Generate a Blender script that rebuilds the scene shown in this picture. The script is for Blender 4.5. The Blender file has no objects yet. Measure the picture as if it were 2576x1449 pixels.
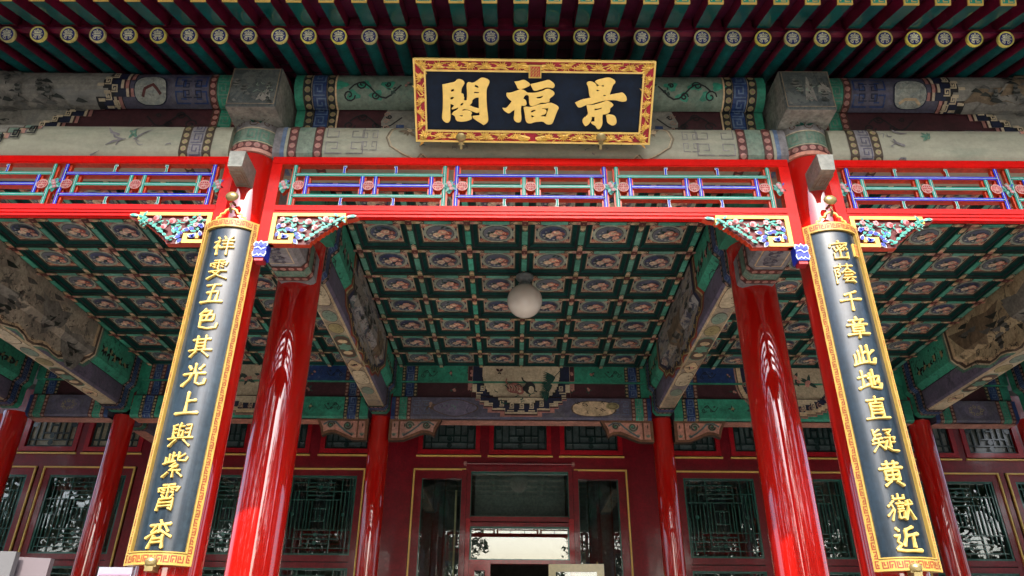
import bpy, math, random
from mathutils import Vector, Matrix
from mathutils.geometry import tessellate_polygon
random.seed(7)
PI = math.pi
C = bpy.context.scene.collection
# ------------------------------------------------------------------ camera
FPX, PITCH, YAW, ROLL = 1834.73, .48656, -.004528, .008472
CAM = Vector((-.1031, 0, 1.65))
fw = Vector((math.sin(YAW)*math.cos(PITCH), math.cos(YAW)*math.cos(PITCH), math.sin(PITCH)))
r0 = Vector((math.cos(YAW), -math.sin(YAW), 0)); u0 = r0.cross(fw)
rt = r0*math.cos(ROLL)+u0*math.sin(ROLL); up = u0*math.cos(ROLL)-r0*math.sin(ROLL)
cd = bpy.data.cameras.new('camera'); cam = bpy.data.objects.new('camera', cd); C.objects.link(cam)
cam.matrix_world = Matrix(((rt.x, up.x, -fw.x, CAM.x), (rt.y, up.y, -fw.y, CAM.y), (rt.z, up.z, -fw.z, CAM.z), (0, 0, 0, 1)))
cd.sensor_width = 36; cd.lens = FPX/2576*36; cd.clip_end = 2000; cd.clip_start = .05
bpy.context.scene.camera = cam
# ------------------------------------------------------------------ world, sun, exposure
SUN_EL, SUN_AZ = math.radians(42.5), math.radians(-6)      # azimuth: sun behind the camera, a little to the left
W = bpy.data.worlds.new('World'); bpy.context.scene.world = W; W.use_nodes = True
nt = W.node_tree; nt.nodes.clear()
sky = nt.nodes.new('ShaderNodeTexSky'); sky.sky_type = 'NISHITA'; sky.sun_disc = False
sky.sun_elevation = SUN_EL; sky.sun_rotation = PI+SUN_AZ; sky.air_density = 1.0; sky.dust_density = 5.0; sky.ozone_density = 3.0
bg = nt.nodes.new('ShaderNodeBackground'); bg.inputs[1].default_value = .15
wo = nt.nodes.new('ShaderNodeOutputWorld')
nt.links.new(sky.outputs[0], bg.inputs[0]); nt.links.new(bg.outputs[0], wo.inputs[0])
sl = bpy.data.lights.new('sun', 'SUN'); sl.energy = 2.3; sl.angle = math.radians(1.0); sl.color = (1, .95, .86)
so = bpy.data.objects.new('sun', sl); C.objects.link(so)
sdir = Vector((math.sin(SUN_AZ)*math.cos(SUN_EL), -math.cos(SUN_AZ)*math.cos(SUN_EL), math.sin(SUN_EL)))
so.rotation_euler = sdir.to_track_quat('Z', 'Y').to_euler(); so.location = sdir*30
vs = bpy.context.scene.view_settings
vs.view_transform = 'Standard'; vs.look = 'None'; vs.gamma = 1; vs.use_curve_mapping = False; vs.exposure = 1.85
bpy.context.scene.render.engine = 'CYCLES'
cy = bpy.context.scene.cycles
cy.max_bounces = 8; cy.diffuse_bounces = 4; cy.glossy_bounces = 4; cy.transmission_bounces = 6
# ------------------------------------------------------------------ helpers
def ray(x, y): return fw*FPX+rt*(x-1288)+up*(724.5-y)
def P(x, y, Y):
    d = ray(x, y); d = d*(Y/d.y); return Vector((d.x+CAM.x, Y, d.z+CAM.z))
def tag(o, label=None, cat=None, group=None, kind=None):
    if label: o['label'] = label
    if cat: o['category'] = cat
    if group: o['group'] = group
    if kind: o['kind'] = kind
    return o
def thing(name, label, cat, loc=(0, 0, 0), group=None, kind=None):
    o = bpy.data.objects.new(name, None); C.objects.link(o); o.location = loc; o.empty_display_size = .1
    return tag(o, label, cat, group, kind)
def link(name, me, parent=None, loc=None):
    o = bpy.data.objects.new(name, me); C.objects.link(o)
    if parent:
        o.parent = parent
        wl = Vector((0, 0, 0)); p = parent
        while p: wl += p.location; p = p.parent
        o.location = (Vector(loc) if loc is not None else Vector((0, 0, 0)))-wl
    elif loc is not None: o.location = loc
    return o
def copy_tree(o, parent=None):
    c = o.copy(); C.objects.link(c); c.parent = parent
    for ch in list(o.children): copy_tree(ch, c)
    return c
class MB:
    def __init__(s): s.v = []; s.f = []; s.m = []; s.mats = []
    def mi(s, m):
        if m not in s.mats: s.mats.append(m)
        return s.mats.index(m)
    def poly(s, pts, m):
        n = len(s.v); s.v += [tuple(p) for p in pts]; s.f.append(tuple(range(n, n+len(pts)))); s.m.append(s.mi(m))
    def mesh(s, pts, faces, m):
        n = len(s.v); s.v += [tuple(p) for p in pts]; k = s.mi(m)
        for f in faces: s.f.append(tuple(i+n for i in f)); s.m.append(k)
    def box(s, x0, x1, y0, y1, z0, z1, m, **k):
        """k: front/back/left/right/top/bottom = other material for that face"""
        p = [(x0,y0,z0),(x1,y0,z0),(x1,y1,z0),(x0,y1,z0),(x0,y0,z1),(x1,y0,z1),(x1,y1,z1),(x0,y1,z1)]
        for nme, f in (('bottom',(0,3,2,1)),('top',(4,5,6,7)),('front',(0,1,5,4)),('right',(1,2,6,5)),('back',(2,3,7,6)),('left',(3,0,4,7))):
            s.poly([p[i] for i in f], k.get(nme, m))
    def bar(s, a, b, w, h, m, upv=(0, 0, 1)):
        a = Vector(a); b = Vector(b); d = (b-a).normalized(); U = Vector(upv); sd = d.cross(U).normalized(); U = sd.cross(d)
        q = [sd*i*w/2+U*j*h/2 for i, j in ((-1,-1),(1,-1),(1,1),(-1,1))]
        s.mesh([a+t for t in q]+[b+t for t in q], [(3,2,1,0),(4,5,6,7),(0,1,5,4),(1,2,6,5),(2,3,7,6),(3,0,4,7)], m)
    def tube(s, pts, rs, m, n=10, cap=True, mf=None):
        """tube along pts; mf(angle)->material lets parts of the ring differ"""
        pts = [Vector(p) for p in pts]
        if not hasattr(rs, '__len__'): rs = [rs]*len(pts)
        rings = []; ref = Vector((0, 0, 1))
        d0 = (pts[1]-pts[0]).normalized()
        if abs(d0.z) > .9: ref = Vector((0, 1, 0))
        for i, p in enumerate(pts):
            d = ((pts[min(i+1, len(pts)-1)]-pts[max(i-1, 0)])).normalized()
            a = d.cross(ref).normalized(); b = a.cross(d)
            rings.append([p+(a*math.cos(2*PI*k/n)+b*math.sin(2*PI*k/n))*rs[i] for k in range(n)])
        for i in range(len(rings)-1):
            base = len(s.v); s.v += [tuple(q) for q in rings[i]+rings[i+1]]
            for k in range(n):
                k2 = (k+1) % n; s.f.append((base+k, base+k2, base+n+k2, base+n+k))
                s.m.append(s.mi(mf((k+.5)*2*PI/n) if mf else m))
        if cap: s.poly(rings[0][::-1], m); s.poly(rings[-1], m)
    def lathe(s, c, prof, m, n=20):
        rings = [[(c[0]+r*math.cos(2*PI*k/n), c[1]+r*math.sin(2*PI*k/n), c[2]+z) for k in range(n)] for r, z in prof]
        base = len(s.v)
        for r in rings: s.v += r
        for i in range(len(rings)-1):
            for k in range(n):
                k2 = (k+1) % n; s.f.append((base+i*n+k, base+i*n+k2, base+(i+1)*n+k2, base+(i+1)*n+k)); s.m.append(s.mi(m))
    def decal(s, S, poly, h, m):
        """flat painted shape (2D polygon in surface coordinates) laid h proud of surface S"""
        if len(poly) <= 4 and _convex(poly): tris = [poly]
        else:
            t = tessellate_polygon([[Vector((a, b, 0)) for a, b in poly]]); tris = [[poly[i] for i in q] for q in t]
        for t in tris:
            pieces = [t]
            vr = getattr(S, 'vr', None)
            if vr:
                q = _clip(_clip(t, 1, vr[0], 1), 1, vr[1], -1)
                if len(q) < 3: continue
                pieces = [q]
            for ax, cuts in ((0, S.ucuts), (1, S.vcuts)):
                nx = []
                for pc in pieces:
                    lo = min(p[ax] for p in pc); hi = max(p[ax] for p in pc)
                    cs = [c for c in cuts if lo < c < hi]
                    edges = [lo-1]+cs+[hi+1]
                    if not cs: nx.append(pc); continue
                    for a, b in zip(edges, edges[1:]):
                        q = _clip(_clip(pc, ax, a, 1), ax, b, -1)
                        if len(q) > 2: nx.append(q)
                pieces = nx
            for q in pieces: s.poly([S.pt(u, v, h) for u, v in q], m)
    def rect(s, S, u0, u1, v0, v1, h, m): s.decal(S, [(u0, v0), (u1, v0), (u1, v1), (u0, v1)], h, m)
    def disc(s, S, u, v, r, h, m, n=12, ry=None, a0=0):
        ry = ry or r; s.decal(S, [(u+r*math.cos(a0+2*PI*k/n), v+ry*math.sin(a0+2*PI*k/n)) for k in range(n)], h, m)
    def line(s, S, pts, w, h, m, closed=False, taper=False):
        if closed: pts = list(pts)+[pts[0]]
        L = []; n = len(pts)
        for i, p in enumerate(pts):
            a = pts[max(i-1, 0)] if not (closed and i == 0) else pts[-2]
            b = pts[min(i+1, n-1)] if not (closed and i == n-1) else pts[1]
            def nrm(p, q):
                dx, dy = q[0]-p[0], q[1]-p[1]; l = math.hypot(dx, dy) or 1; return (-dy/l, dx/l)
            n1 = nrm(a, p) if a != p else nrm(p, b); n2 = nrm(p, b) if b != p else n1
            mx, my = n1[0]+n2[0], n1[1]+n2[1]; l2 = (mx*mx+my*my) or 1
            k = min(2/l2, 1.6) if l2 > 1e-6 else 1
            ww = w/2*(1-abs(2*i/(n-1)-1)*.7 if taper else 1)
            L.append(((p[0]+mx*k*ww, p[1]+my*k*ww), (p[0]-mx*k*ww, p[1]-my*k*ww)))
        for (a, b), (c, d) in zip(L, L[1:]): s.decal(S, [a, b, d, c], h, m)
    def build(s, name, parent=None, smooth=None, loc=None, kind=None):
        me = bpy.data.meshes.new(name)
        if loc is not None:
            l = Vector(loc); s.v = [(a-l.x, b-l.y, c-l.z) for a, b, c in s.v]
        me.from_pydata(s.v, [], s.f); me.polygons.foreach_set('material_index', s.m)
        for m in s.mats: me.materials.append(MAT[m])
        me.validate()
        import bmesh
        bm = bmesh.new(); bm.from_mesh(me); bmesh.ops.remove_doubles(bm, verts=bm.verts, dist=1e-5)
        bm.to_mesh(me); bm.free()
        if smooth: me.shade_smooth(); me.set_sharp_from_angle(angle=math.radians(smooth))
        me.update()
        o = link(name, me, parent, loc)
        if kind: o['kind'] = kind
        return o
def _convex(p):
    sg = 0
    for i in range(len(p)):
        a, b, c = p[i], p[(i+1) % len(p)], p[(i+2) % len(p)]
        z = (b[0]-a[0])*(c[1]-b[1])-(b[1]-a[1])*(c[0]-b[0])
        if abs(z) < 1e-12: continue
        if sg*z < 0: return False
        sg = z
    return True
def _clip(p, ax, c, sg):
    out = []; n = len(p)
    for i in range(n):
        a, b = p[i], p[(i+1) % n]; da, db = (a[ax]-c)*sg, (b[ax]-c)*sg
        if da >= 0: out.append(a)
        if da*db < 0:
            t = da/(da-db); out.append((a[0]+(b[0]-a[0])*t, a[1]+(b[1]-a[1])*t))
    return out
class Flat:
    ucuts = (); vcuts = ()
    def __init__(s, O, U, V, N=None):
        s.O = Vector(O); s.U = Vector(U).normalized(); s.V = Vector(V).normalized()
        s.N = Vector(N).normalized() if N else s.U.cross(s.V)
    def pt(s, u, v, h=0): return s.O+s.U*u+s.V*v+s.N*h
class Prof:
    """extruded profile: u runs along 'axis', v along the profile [(a,z)...] (a = other horizontal coordinate)"""
    def __init__(s, prof, axis='x', flip=1):
        s.p = prof; s.axis = axis; s.flip = flip; s.ucuts = ()
        d = [0]
        for (a, b), (c, e) in zip(prof, prof[1:]): d.append(d[-1]+math.hypot(c-a, e-b))
        s.d = d; s.vcuts = tuple(d[1:-1]); s.L = d[-1]
        segn = []
        for (a, b), (c, e) in zip(prof, prof[1:]):
            l = math.hypot(c-a, e-b); segn.append((-(e-b)/l*flip, (c-a)/l*flip))
        s.vn = []
        for i in range(len(prof)):
            a = segn[max(i-1, 0)]; b = segn[min(i, len(segn)-1)]
            x, y = a[0]+b[0], a[1]+b[1]; l = math.hypot(x, y) or 1; c = (a[0]*x/l+a[1]*y/l) or 1
            s.vn.append((x/l/c, y/l/c))
    def pt(s, u, v, h=0):
        i = 0
        while i < len(s.d)-2 and v > s.d[i+1]+1e-9: i += 1
        t = (v-s.d[i])/(s.d[i+1]-s.d[i])
        (a, b), (c, e) = s.p[i], s.p[i+1]; (m, n), (o, q) = s.vn[i], s.vn[i+1]
        A = a+(c-a)*t+(m+(o-m)*t)*h; Z = b+(e-b)*t+(n+(q-n)*t)*h
        return Vector((u, A, Z)) if s.axis == 'x' else Vector((A, u, Z))
    def vz(s, z, lo=0):
        """profile position at height z (first hit)"""
        for i, ((a, b), (c, e)) in enumerate(zip(s.p, s.p[1:])):
            if min(b, e)-1e-9 <= z <= max(b, e)+1e-9 and abs(e-b) > 1e-9: return s.d[i]+(z-b)/(e-b)*(s.d[i+1]-s.d[i])
        return 0
class Cyl:
    """vertical cylinder wall, u = arc length from the -Y direction (towards +X), v = height"""
    def __init__(s, cx, cy, R, half=3.2, step=.05):
        s.c = (cx, cy); s.R = R; n = int(half/step); s.ucuts = tuple(k*step for k in range(-n, n+1)); s.vcuts = ()
    def pt(s, u, v, h=0):
        a = u/s.R; r = s.R+h; return Vector((s.c[0]+r*math.sin(a), s.c[1]-r*math.cos(a), v))
# ------------------------------------------------------------------ materials
MAT = {}
def mat(name, col, rough=.5, coat=0, var=.2, scale=6, metal=0, bump=0, bscale=20, stretch=(1, 1, 1), dirt=None, dscale=3, damt=.5,
        rnd=0, trans=0, ior=1.5, spec=.5, wear=None, wamt=.5, crough=.06, bdist=.01, cior=1.5, grime=None, rmix=None):
    m = bpy.data.materials.new(name); m.use_nodes = True; MAT[name] = m
    n = m.node_tree.nodes; l = m.node_tree.links; b = n['Principled BSDF']
    b.inputs['Roughness'].default_value = rough; b.inputs['Metallic'].default_value = metal
    b.inputs['Coat Weight'].default_value = coat; b.inputs['Coat Roughness'].default_value = crough; b.inputs['Coat IOR'].default_value = cior
    b.inputs['Transmission Weight'].default_value = trans; b.inputs['IOR'].default_value = ior
    b.inputs['Specular IOR Level'].default_value = spec
    tc = n.new('ShaderNodeTexCoord'); mp = n.new('ShaderNodeMapping'); mp.inputs['Scale'].default_value = stretch
    geo = n.new('ShaderNodeNewGeometry'); l.new(geo.outputs['Position'], mp.inputs[0])
    nz = n.new('ShaderNodeTexNoise'); nz.inputs['Scale'].default_value = scale; nz.inputs['Detail'].default_value = 6; nz.inputs['Roughness'].default_value = .65
    l.new(mp.outputs[0], nz.inputs['Vector'])
    rp = n.new('ShaderNodeMapRange'); rp.inputs[1].default_value = .3; rp.inputs[2].default_value = .7; rp.inputs[3].default_value = 1-var; rp.inputs[4].default_value = 1+var
    l.new(nz.outputs[0], rp.inputs[0])
    mx = n.new('ShaderNodeMix'); mx.data_type = 'RGBA'; mx.blend_type = 'MULTIPLY'; mx.inputs[0].default_value = 1
    mx.inputs[6].default_value = (*col, 1); l.new(rp.outputs[0], mx.inputs[7]); out = mx.outputs[2]
    def layer(out, c2, sc, amt, lo):
        z = n.new('ShaderNodeTexNoise'); z.inputs['Scale'].default_value = sc; z.inputs['Detail'].default_value = 9; z.inputs['Roughness'].default_value = .75
        l.new(mp.outputs[0], z.inputs['Vector'])
        r = n.new('ShaderNodeMapRange'); r.inputs[1].default_value = lo; r.inputs[2].default_value = lo+.12; r.inputs[3].default_value = 0; r.inputs[4].default_value = amt
        l.new(z.outputs[0], r.inputs[0]); k = n.new('ShaderNodeMix'); k.data_type = 'RGBA'
        l.new(r.outputs[0], k.inputs[0]); l.new(out, k.inputs[6]); k.inputs[7].default_value = (*c2, 1); return k.outputs[2]
    if dirt: out = layer(out, dirt, dscale, damt, .5)
    if wear: out = layer(out, wear, dscale*3.1, wamt, .56)
    if grime is None: grime = 0 if (trans or metal > .3 or coat >= 1 or name.startswith(('red', 'bar', 'gold', 'sign', 'opal', 'leaf'))) else .32
    if grime:
        for sc, a in ((1.3, grime*.7), (30, grime*.8)):
            z = n.new('ShaderNodeTexNoise'); z.inputs['Scale'].default_value = sc; z.inputs['Detail'].default_value = 5; z.inputs['Roughness'].default_value = .7; l.new(geo.outputs['Position'], z.inputs['Vector'])
            r = n.new('ShaderNodeMapRange'); r.inputs[1].default_value = .38; r.inputs[2].default_value = .62; r.inputs[3].default_value = 1-a; r.inputs[4].default_value = 1+a*.45; l.new(z.outputs[0], r.inputs[0])
            k = n.new('ShaderNodeMix'); k.data_type = 'RGBA'; k.blend_type = 'MULTIPLY'; k.inputs[0].default_value = 1; l.new(out, k.inputs[6]); l.new(r.outputs[0], k.inputs[7]); out = k.outputs[2]
    if rmix:
        oi = n.new('ShaderNodeObjectInfo'); r = n.new('ShaderNodeMapRange'); r.inputs[1].default_value = .25; r.inputs[2].default_value = .8; r.inputs[4].default_value = .85
        l.new(oi.outputs['Random'], r.inputs[0]); k = n.new('ShaderNodeMix'); k.data_type = 'RGBA'; l.new(r.outputs[0], k.inputs[0]); l.new(out, k.inputs[6]); k.inputs[7].default_value = (*rmix, 1); out = k.outputs[2]
    if rnd:
        oi = n.new('ShaderNodeObjectInfo'); hv = n.new('ShaderNodeHueSaturation'); r = n.new('ShaderNodeMapRange')
        r.inputs[3].default_value = 1-rnd; r.inputs[4].default_value = 1+rnd; l.new(oi.outputs['Random'], r.inputs[0])
        l.new(r.outputs[0], hv.inputs['Value']); l.new(r.outputs[0], hv.inputs['Saturation']); l.new(out, hv.inputs['Color']); out = hv.outputs[0]
    l.new(out, b.inputs['Base Color'])
    if bump:
        z = n.new('ShaderNodeTexNoise'); z.inputs['Scale'].default_value = bscale; z.inputs['Detail'].default_value = 4; l.new(mp.outputs[0], z.inputs['Vector'])
        bp = n.new('ShaderNodeBump'); bp.inputs['Strength'].default_value = bump; bp.inputs['Distance'].default_value = bdist
        l.new(z.outputs[0], bp.inputs['Height']); l.new(bp.outputs[0], b.inputs['Normal'])
        if coat: l.new(bp.outputs[0], b.inputs['Coat Normal'])
    return m
def inkmat(name, paper, inks, scale=5, stretch=(1, 1, 1), rough=.6, var=.15):
    """loose brush painting: layered ink patches and fine strokes over aged paper-coloured paint"""
    m = mat(name, paper, rough, var=var, scale=2.5, stretch=stretch); n = m.node_tree.nodes; l = m.node_tree.links; b = n['Principled BSDF']
    out = b.inputs['Base Color'].links[0].from_socket
    geo = n.new('ShaderNodeNewGeometry'); mp = n.new('ShaderNodeMapping'); mp.inputs['Scale'].default_value = stretch; l.new(geo.outputs['Position'], mp.inputs[0])
    for i, (c, sc, lo, amt) in enumerate(inks):
        z = n.new('ShaderNodeTexNoise'); z.inputs['Scale'].default_value = sc*scale/5; z.inputs['Detail'].default_value = 12; z.inputs['Roughness'].default_value = .7
        z.inputs['Distortion'].default_value = .8; mp2 = n.new('ShaderNodeMapping'); mp2.inputs['Location'].default_value = (i*7.3, i*3.1, i*5.7)
        l.new(mp.outputs[0], mp2.inputs[0]); l.new(mp2.outputs[0], z.inputs['Vector'])
        r = n.new('ShaderNodeMapRange'); r.inputs[1].default_value = lo; r.inputs[2].default_value = lo+.05; r.inputs[4].default_value = amt
        l.new(z.outputs[0], r.inputs[0]); k = n.new('ShaderNodeMix'); k.data_type = 'RGBA'
        l.new(r.outputs[0], k.inputs[0]); l.new(out, k.inputs[6]); k.inputs[7].default_value = (*c, 1); out = k.outputs[2]
    l.new(out, b.inputs['Base Color']); return m
# lacquer
mat('red_lacquer', (.46, .005, .002), .6, coat=1, spec=.05, var=.14, scale=3, bump=.10, bscale=3.5, stretch=(1, 1, .10), crough=.03, bdist=.012, cior=2.0, dirt=(.30, .003, .004), dscale=2.5, damt=.45)
mat('red_frame', (.58, .004, .002), .5, coat=.2, spec=.05, grime=.12, var=.08, bump=.08, bscale=6, crough=.1)
mat('orange_red', (.62, .045, .005), .5, coat=.3, var=.1)
mat('dark_red', (.21, .003, .012), .4, coat=.8, var=.2, bump=.15, bscale=5, crough=.08)
mat('sash_red', (.42, .005, .014), .4, coat=.5, var=.15)
mat('rafter_red', (.13, .002, .026), .5, coat=.3, var=.3, wear=(.3, .1, .1), wamt=.2)
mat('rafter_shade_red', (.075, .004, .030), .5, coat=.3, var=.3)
mat('rafter_green', (.001, .075, .075), .6, coat=.2, spec=.2, var=.35, crough=.2)
mat('fly_green', (.001, .07, .07), .5, coat=1, spec=.1, var=.3, crough=.05)
mat('fly_red', (.20, .003, .012), .45, coat=.4, var=.2)
m_ = MAT['red_lacquer'].node_tree; z_ = m_.nodes.new('ShaderNodeTexNoise'); z_.inputs['Scale'].default_value = 4; z_.inputs['Detail'].default_value = 6
g_ = m_.nodes.new('ShaderNodeNewGeometry'); q_ = m_.nodes.new('ShaderNodeMapping'); q_.inputs['Scale'].default_value = (2, 2, .25); m_.links.new(g_.outputs['Position'], q_.inputs[0]); m_.links.new(q_.outputs[0], z_.inputs['Vector'])
k_ = m_.nodes.new('ShaderNodeMapRange'); k_.inputs[1].default_value = .45; k_.inputs[2].default_value = .7; k_.inputs[3].default_value = .012; k_.inputs[4].default_value = .06
m_.links.new(z_.outputs[0], k_.inputs[0]); m_.links.new(k_.outputs[0], m_.nodes['Principled BSDF'].inputs['Coat Roughness'])
# painted wood
mat('green', (.03, .27, .17), .5, coat=.1, var=.3, dirt=(.01, .10, .07), dscale=5, wear=(.2, .5, .4), wamt=.2)
mat('green_rib', (.10, .38, .28), .5, coat=.15, var=.4, scale=4, dirt=(.02, .19, .13), wear=(.2, .5, .38), wamt=.6, rnd=.15)
mat('green_edge', (.008, .08, .06), .6, coat=.0, spec=.2, var=.3)
mat('teal_dark', (.004, .045, .040), .6, spec=.15, var=.35)
mat('groove', (.012, .016, .018), .7, var=.3)
mat('brown_edge', (.06, .04, .025), .6, var=.3)
mat('blue', (.010, .040, .16), .5, coat=.2, var=.3, dirt=(.05, .09, .16), damt=.5, wear=(.3, .35, .45), wamt=.3)
mat('blue_pale', (.10, .16, .28), .6, var=.25, dirt=(.2, .24, .26))
mat('navy', (.008, .014, .045), .6, var=.3)
mat('ink', (.012, .014, .016), .7, var=.4)
mat('brown_ink', (.10, .065, .045), .7, var=.4)
mat('maroon', (.055, .010, .016), .6, var=.35, dirt=(.05, .02, .025))
mat('maroon_band', (.11, .025, .022), .6, var=.35, wear=(.25, .18, .15), wamt=.4)
mat('pearl', (.34, .20, .15), .55, var=.35, wear=(.25, .15, .12))
mat('pearl_pink', (.42, .19, .16), .5, var=.3)
mat('pearl_yellow', (.33, .28, .13), .55, var=.35, wear=(.15, .14, .08))
mat('cream', (.60, .50, .34), .6, var=.2, dirt=(.35, .28, .18), damt=.4)
mat('pale_green', (.11, .25, .18), .6, var=.25, dirt=(.2, .23, .19))
mat('pale_green_old', (.20, .26, .20), .65, var=.2, dirt=(.12, .25, .19), wear=(.17, .16, .13), wamt=.5, dscale=4)
mat('lavender', (.095, .090, .135), .65, var=.3, dirt=(.15, .145, .15), dscale=4, wear=(.1, .12, .3), wamt=.4)
mat('lavender_old', (.24, .23, .235), .65, var=.2, dirt=(.26, .25, .30), dscale=4)
mat('old_beam', (.35, .35, .265), .65, var=.16, scale=3, dirt=(.21, .255, .19), dscale=2.2, damt=.6, wear=(.20, .19, .15), wamt=.3, grime=.10, bump=.15, bscale=20, bdist=.002, stretch=(.5, 1, 1.6))
mat('old_line', (.22, .17, .11), .7, var=.3)
mat('grey_line', (.20, .19, .20), .7, var=.4)
mat('old_box', (.27, .27, .235), .6, var=.3, scale=10, dirt=(.11, .12, .11), dscale=9, damt=.8, bump=.3, bscale=40, bdist=.003)
mat('tenon_paint', (.23, .245, .21), .5, coat=.2, var=.12, dirt=(.32, .33, .28), dscale=7)
mat('pink', (.60, .26, .22), .55, var=.25)
mat('pink_dull', (.58, .28, .21), .6, var=.3, rnd=.1)
mat('cream_dull', (.62, .46, .28), .6, var=.3, rnd=.1)
mat('gold', (.82, .56, .14), .42, coat=.15, var=.14, scale=10, spec=.6, bump=.1, bscale=30, bdist=.004)
mat('gold_couplet', (.38, .25, .06), .4, coat=.15, var=.12, scale=12, spec=.3)
mat('gold_char', (.52, .37, .10), .4, coat=.2, var=.1, scale=20, spec=.4)
mat('gold_leaf', (.95, .66, .17), .4, coat=.2, var=.08, scale=20)
mat('gold_pale', (.58, .40, .09), .5, coat=.1, spec=.3, var=.14, wear=(.5, .4, .12), wamt=.4)
mat('gold_shadow', (.22, .035, .012), .6, var=.2)  # dark red of the fret lines and the beam picture border
mat('brass', (.34, .27, .12), .35, metal=.6, var=.25, scale=20)
mat('brass_dark', (.20, .12, .06), .45, metal=.4, var=.3)
mat('crimson', (.42, .008, .035), .5, var=.2)
mat('ochre', (.36, .29, .20), .65, var=.3, dirt=(.19, .17, .22), dscale=1.6, damt=.8, wear=(.2, .3, .22), wamt=.6)
mat('wash', (.21, .20, .175), .65, var=.4, scale=9, dirt=(.28, .26, .22), dscale=8, damt=.8)
mat('wash_dark', (.11, .11, .10), .65, var=.4, scale=9, dirt=(.18, .17, .15), dscale=8, damt=.7)
mat('wash_brown', (.16, .115, .07), .65, var=.4, scale=9, dirt=(.28, .21, .13), dscale=8, damt=.8)
mat('pine', (.02, .026, .022), .65, var=.4)
mat('plaque_blue', (.002, .010, .028), .55, var=.25, scale=14, spec=.25)
mat('board_black', (.008, .018, .030), .35, spec=.3, coat=.7, var=.3, scale=5, bump=.10, bscale=4, stretch=(2, 2, .2), crough=.16, bdist=.01, dirt=(.026, .042, .056), dscale=2.2, damt=.85, wear=(.05, .06, .065), wamt=.35)
mat('char_side', (.10, .02, .03), .6, var=.2)
mat('bar_green', (.012, .27, .20), .5, spec=.2, coat=.1, var=.12)
mat('bar_blue', (.006, .022, .50), .5, spec=.2, coat=.1, var=.12)
mat('bar_white', (.42, .52, .55), .45, coat=.2, var=.06)
mat('medal_red', (.45, .015, .025), .5, var=.1)
mat('medal_pink', (.60, .30, .27), .5, var=.1)
mat('leaf_green', (.012, .22, .18), .5, var=.2)
mat('leaf_pale', (.16, .42, .36), .5, var=.15)
mat('carve_blue', (.006, .025, .42), .5, var=.2)
mat('petal_pink', (.55, .20, .22), .5, var=.25, scale=40)
mat('back_red', (.10, .003, .006), .6, var=.3, scale=20)
mat('shou_blue', (.010, .022, .20), .5, var=.25)
mat('shou_cream', (.75, .75, .55), .5, var=.2, rnd=.12)
mat('shou_rim', (.70, .64, .20), .5, var=.25, rnd=.2)
mat('panel_field', (.36, .40, .32), .6, var=.25, rnd=.1)
mat('oval_ring', (.22, .25, .24), .6, var=.3)
mat('oval_blue', (.03, .05, .17), .55, var=.6, scale=16, dirt=(.12, .13, .15), dscale=14, damt=.75, rnd=.25, rmix=(.15, .16, .18), grime=.5)
mat('flower_cream', (.72, .56, .40), .55, var=.35, scale=30, rnd=.1)
mat('flower_pink', (.68, .35, .27), .55, var=.35, scale=30, rnd=.1)
mat('flower_brown', (.34, .11, .09), .55, var=.3, scale=30, rnd=.2)
mat('flower_white', (.50, .52, .46), .55, var=.25, rnd=.1)
mat('leaf_ink', (.02, .05, .04), .6, var=.4)
mat('opal_glass', (.72, .66, .58), .25, coat=.8, var=.06, scale=2, crough=.08)
mat('glass_soft', (.80, .92, .88), .0, trans=1, ior=1.65, var=0)
mat('lamp_metal', (.16, .19, .19), .4, coat=.3, var=.2)
mat('glass', (.80, .92, .88), .0, trans=1, ior=1.95, var=0)
mat('window_green', (.018, .13, .10), .35, coat=.8, var=.2)
mat('dark_sash', (.008, .03, .028), .4, coat=.6, var=.2)
mat('paper_lit', (.40, .37, .26), .5, coat=.6, var=.12, scale=2, crough=.1)
mat('paper_dark', (.085, .12, .12), .4, coat=.6, var=.3, scale=3, crough=.1)
mat('paper_mid', (.20, .23, .22), .5, coat=.6, var=.2, scale=2, crough=.1)
mat('bracket_brown', (.19, .085, .045), .6, var=.35, scale=8)
mat('curtain', (.27, .24, .19), .8, var=.25, scale=3, stretch=(3, 1, .3), bump=.4, bscale=6, bdist=.03)
mat('curtain_grey', (.10, .12, .13), .8, var=.25, scale=3, stretch=(3, 1, .3))
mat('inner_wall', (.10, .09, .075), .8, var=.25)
mat('cream_paint', (.80, .72, .42), .4, grime=.08, coat=.5, var=.1, crough=.1)
mat('stone', (.22, .21, .19), .8, var=.18, scale=3, bump=.3, bscale=12, dirt=(.28, .26, .22))
mat('tile_grey', (.34, .325, .30), .6, var=.2, scale=3)
mat('roof_tile', (.10, .10, .10), .7, var=.3)
mat('sign_grey', (.10, .10, .105), .4, var=.05)
mat('sign_lilac', (.12, .10, .11), .4, var=.05)
mat('sign_white', (.24, .24, .29), .4, var=.04)
mat('sign_pink', (.32, .17, .26), .4, var=.04)
mat('steel', (.35, .35, .36), .3, metal=.8, var=.1)
mat('bark', (.07, .05, .035), .9, var=.4)
mat('leaf', (.05, .085, .022), .6, var=.5, scale=1.5)
inkmat('ink_land', (.46, .40, .31), [((.19, .17, .14), 2.6, .50, .6), ((.05, .052, .05), 6, .55, .85), ((.08, .08, .07), 12, .58, .6), ((.42, .35, .24), 4, .60, .6)])
inkmat('ink_land_warm', (.52, .41, .25), [((.22, .15, .08), 2.6, .50, .6), ((.05, .042, .03), 6, .55, .85), ((.15, .09, .04), 12, .58, .6), ((.5, .38, .2), 4, .60, .6)])
inkmat('ink_river', (.27, .26, .225), [((.16, .165, .16), 3, .52, .6), ((.07, .08, .08), 12, .60, .6)], stretch=(.55, 1, 1.6))
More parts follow.
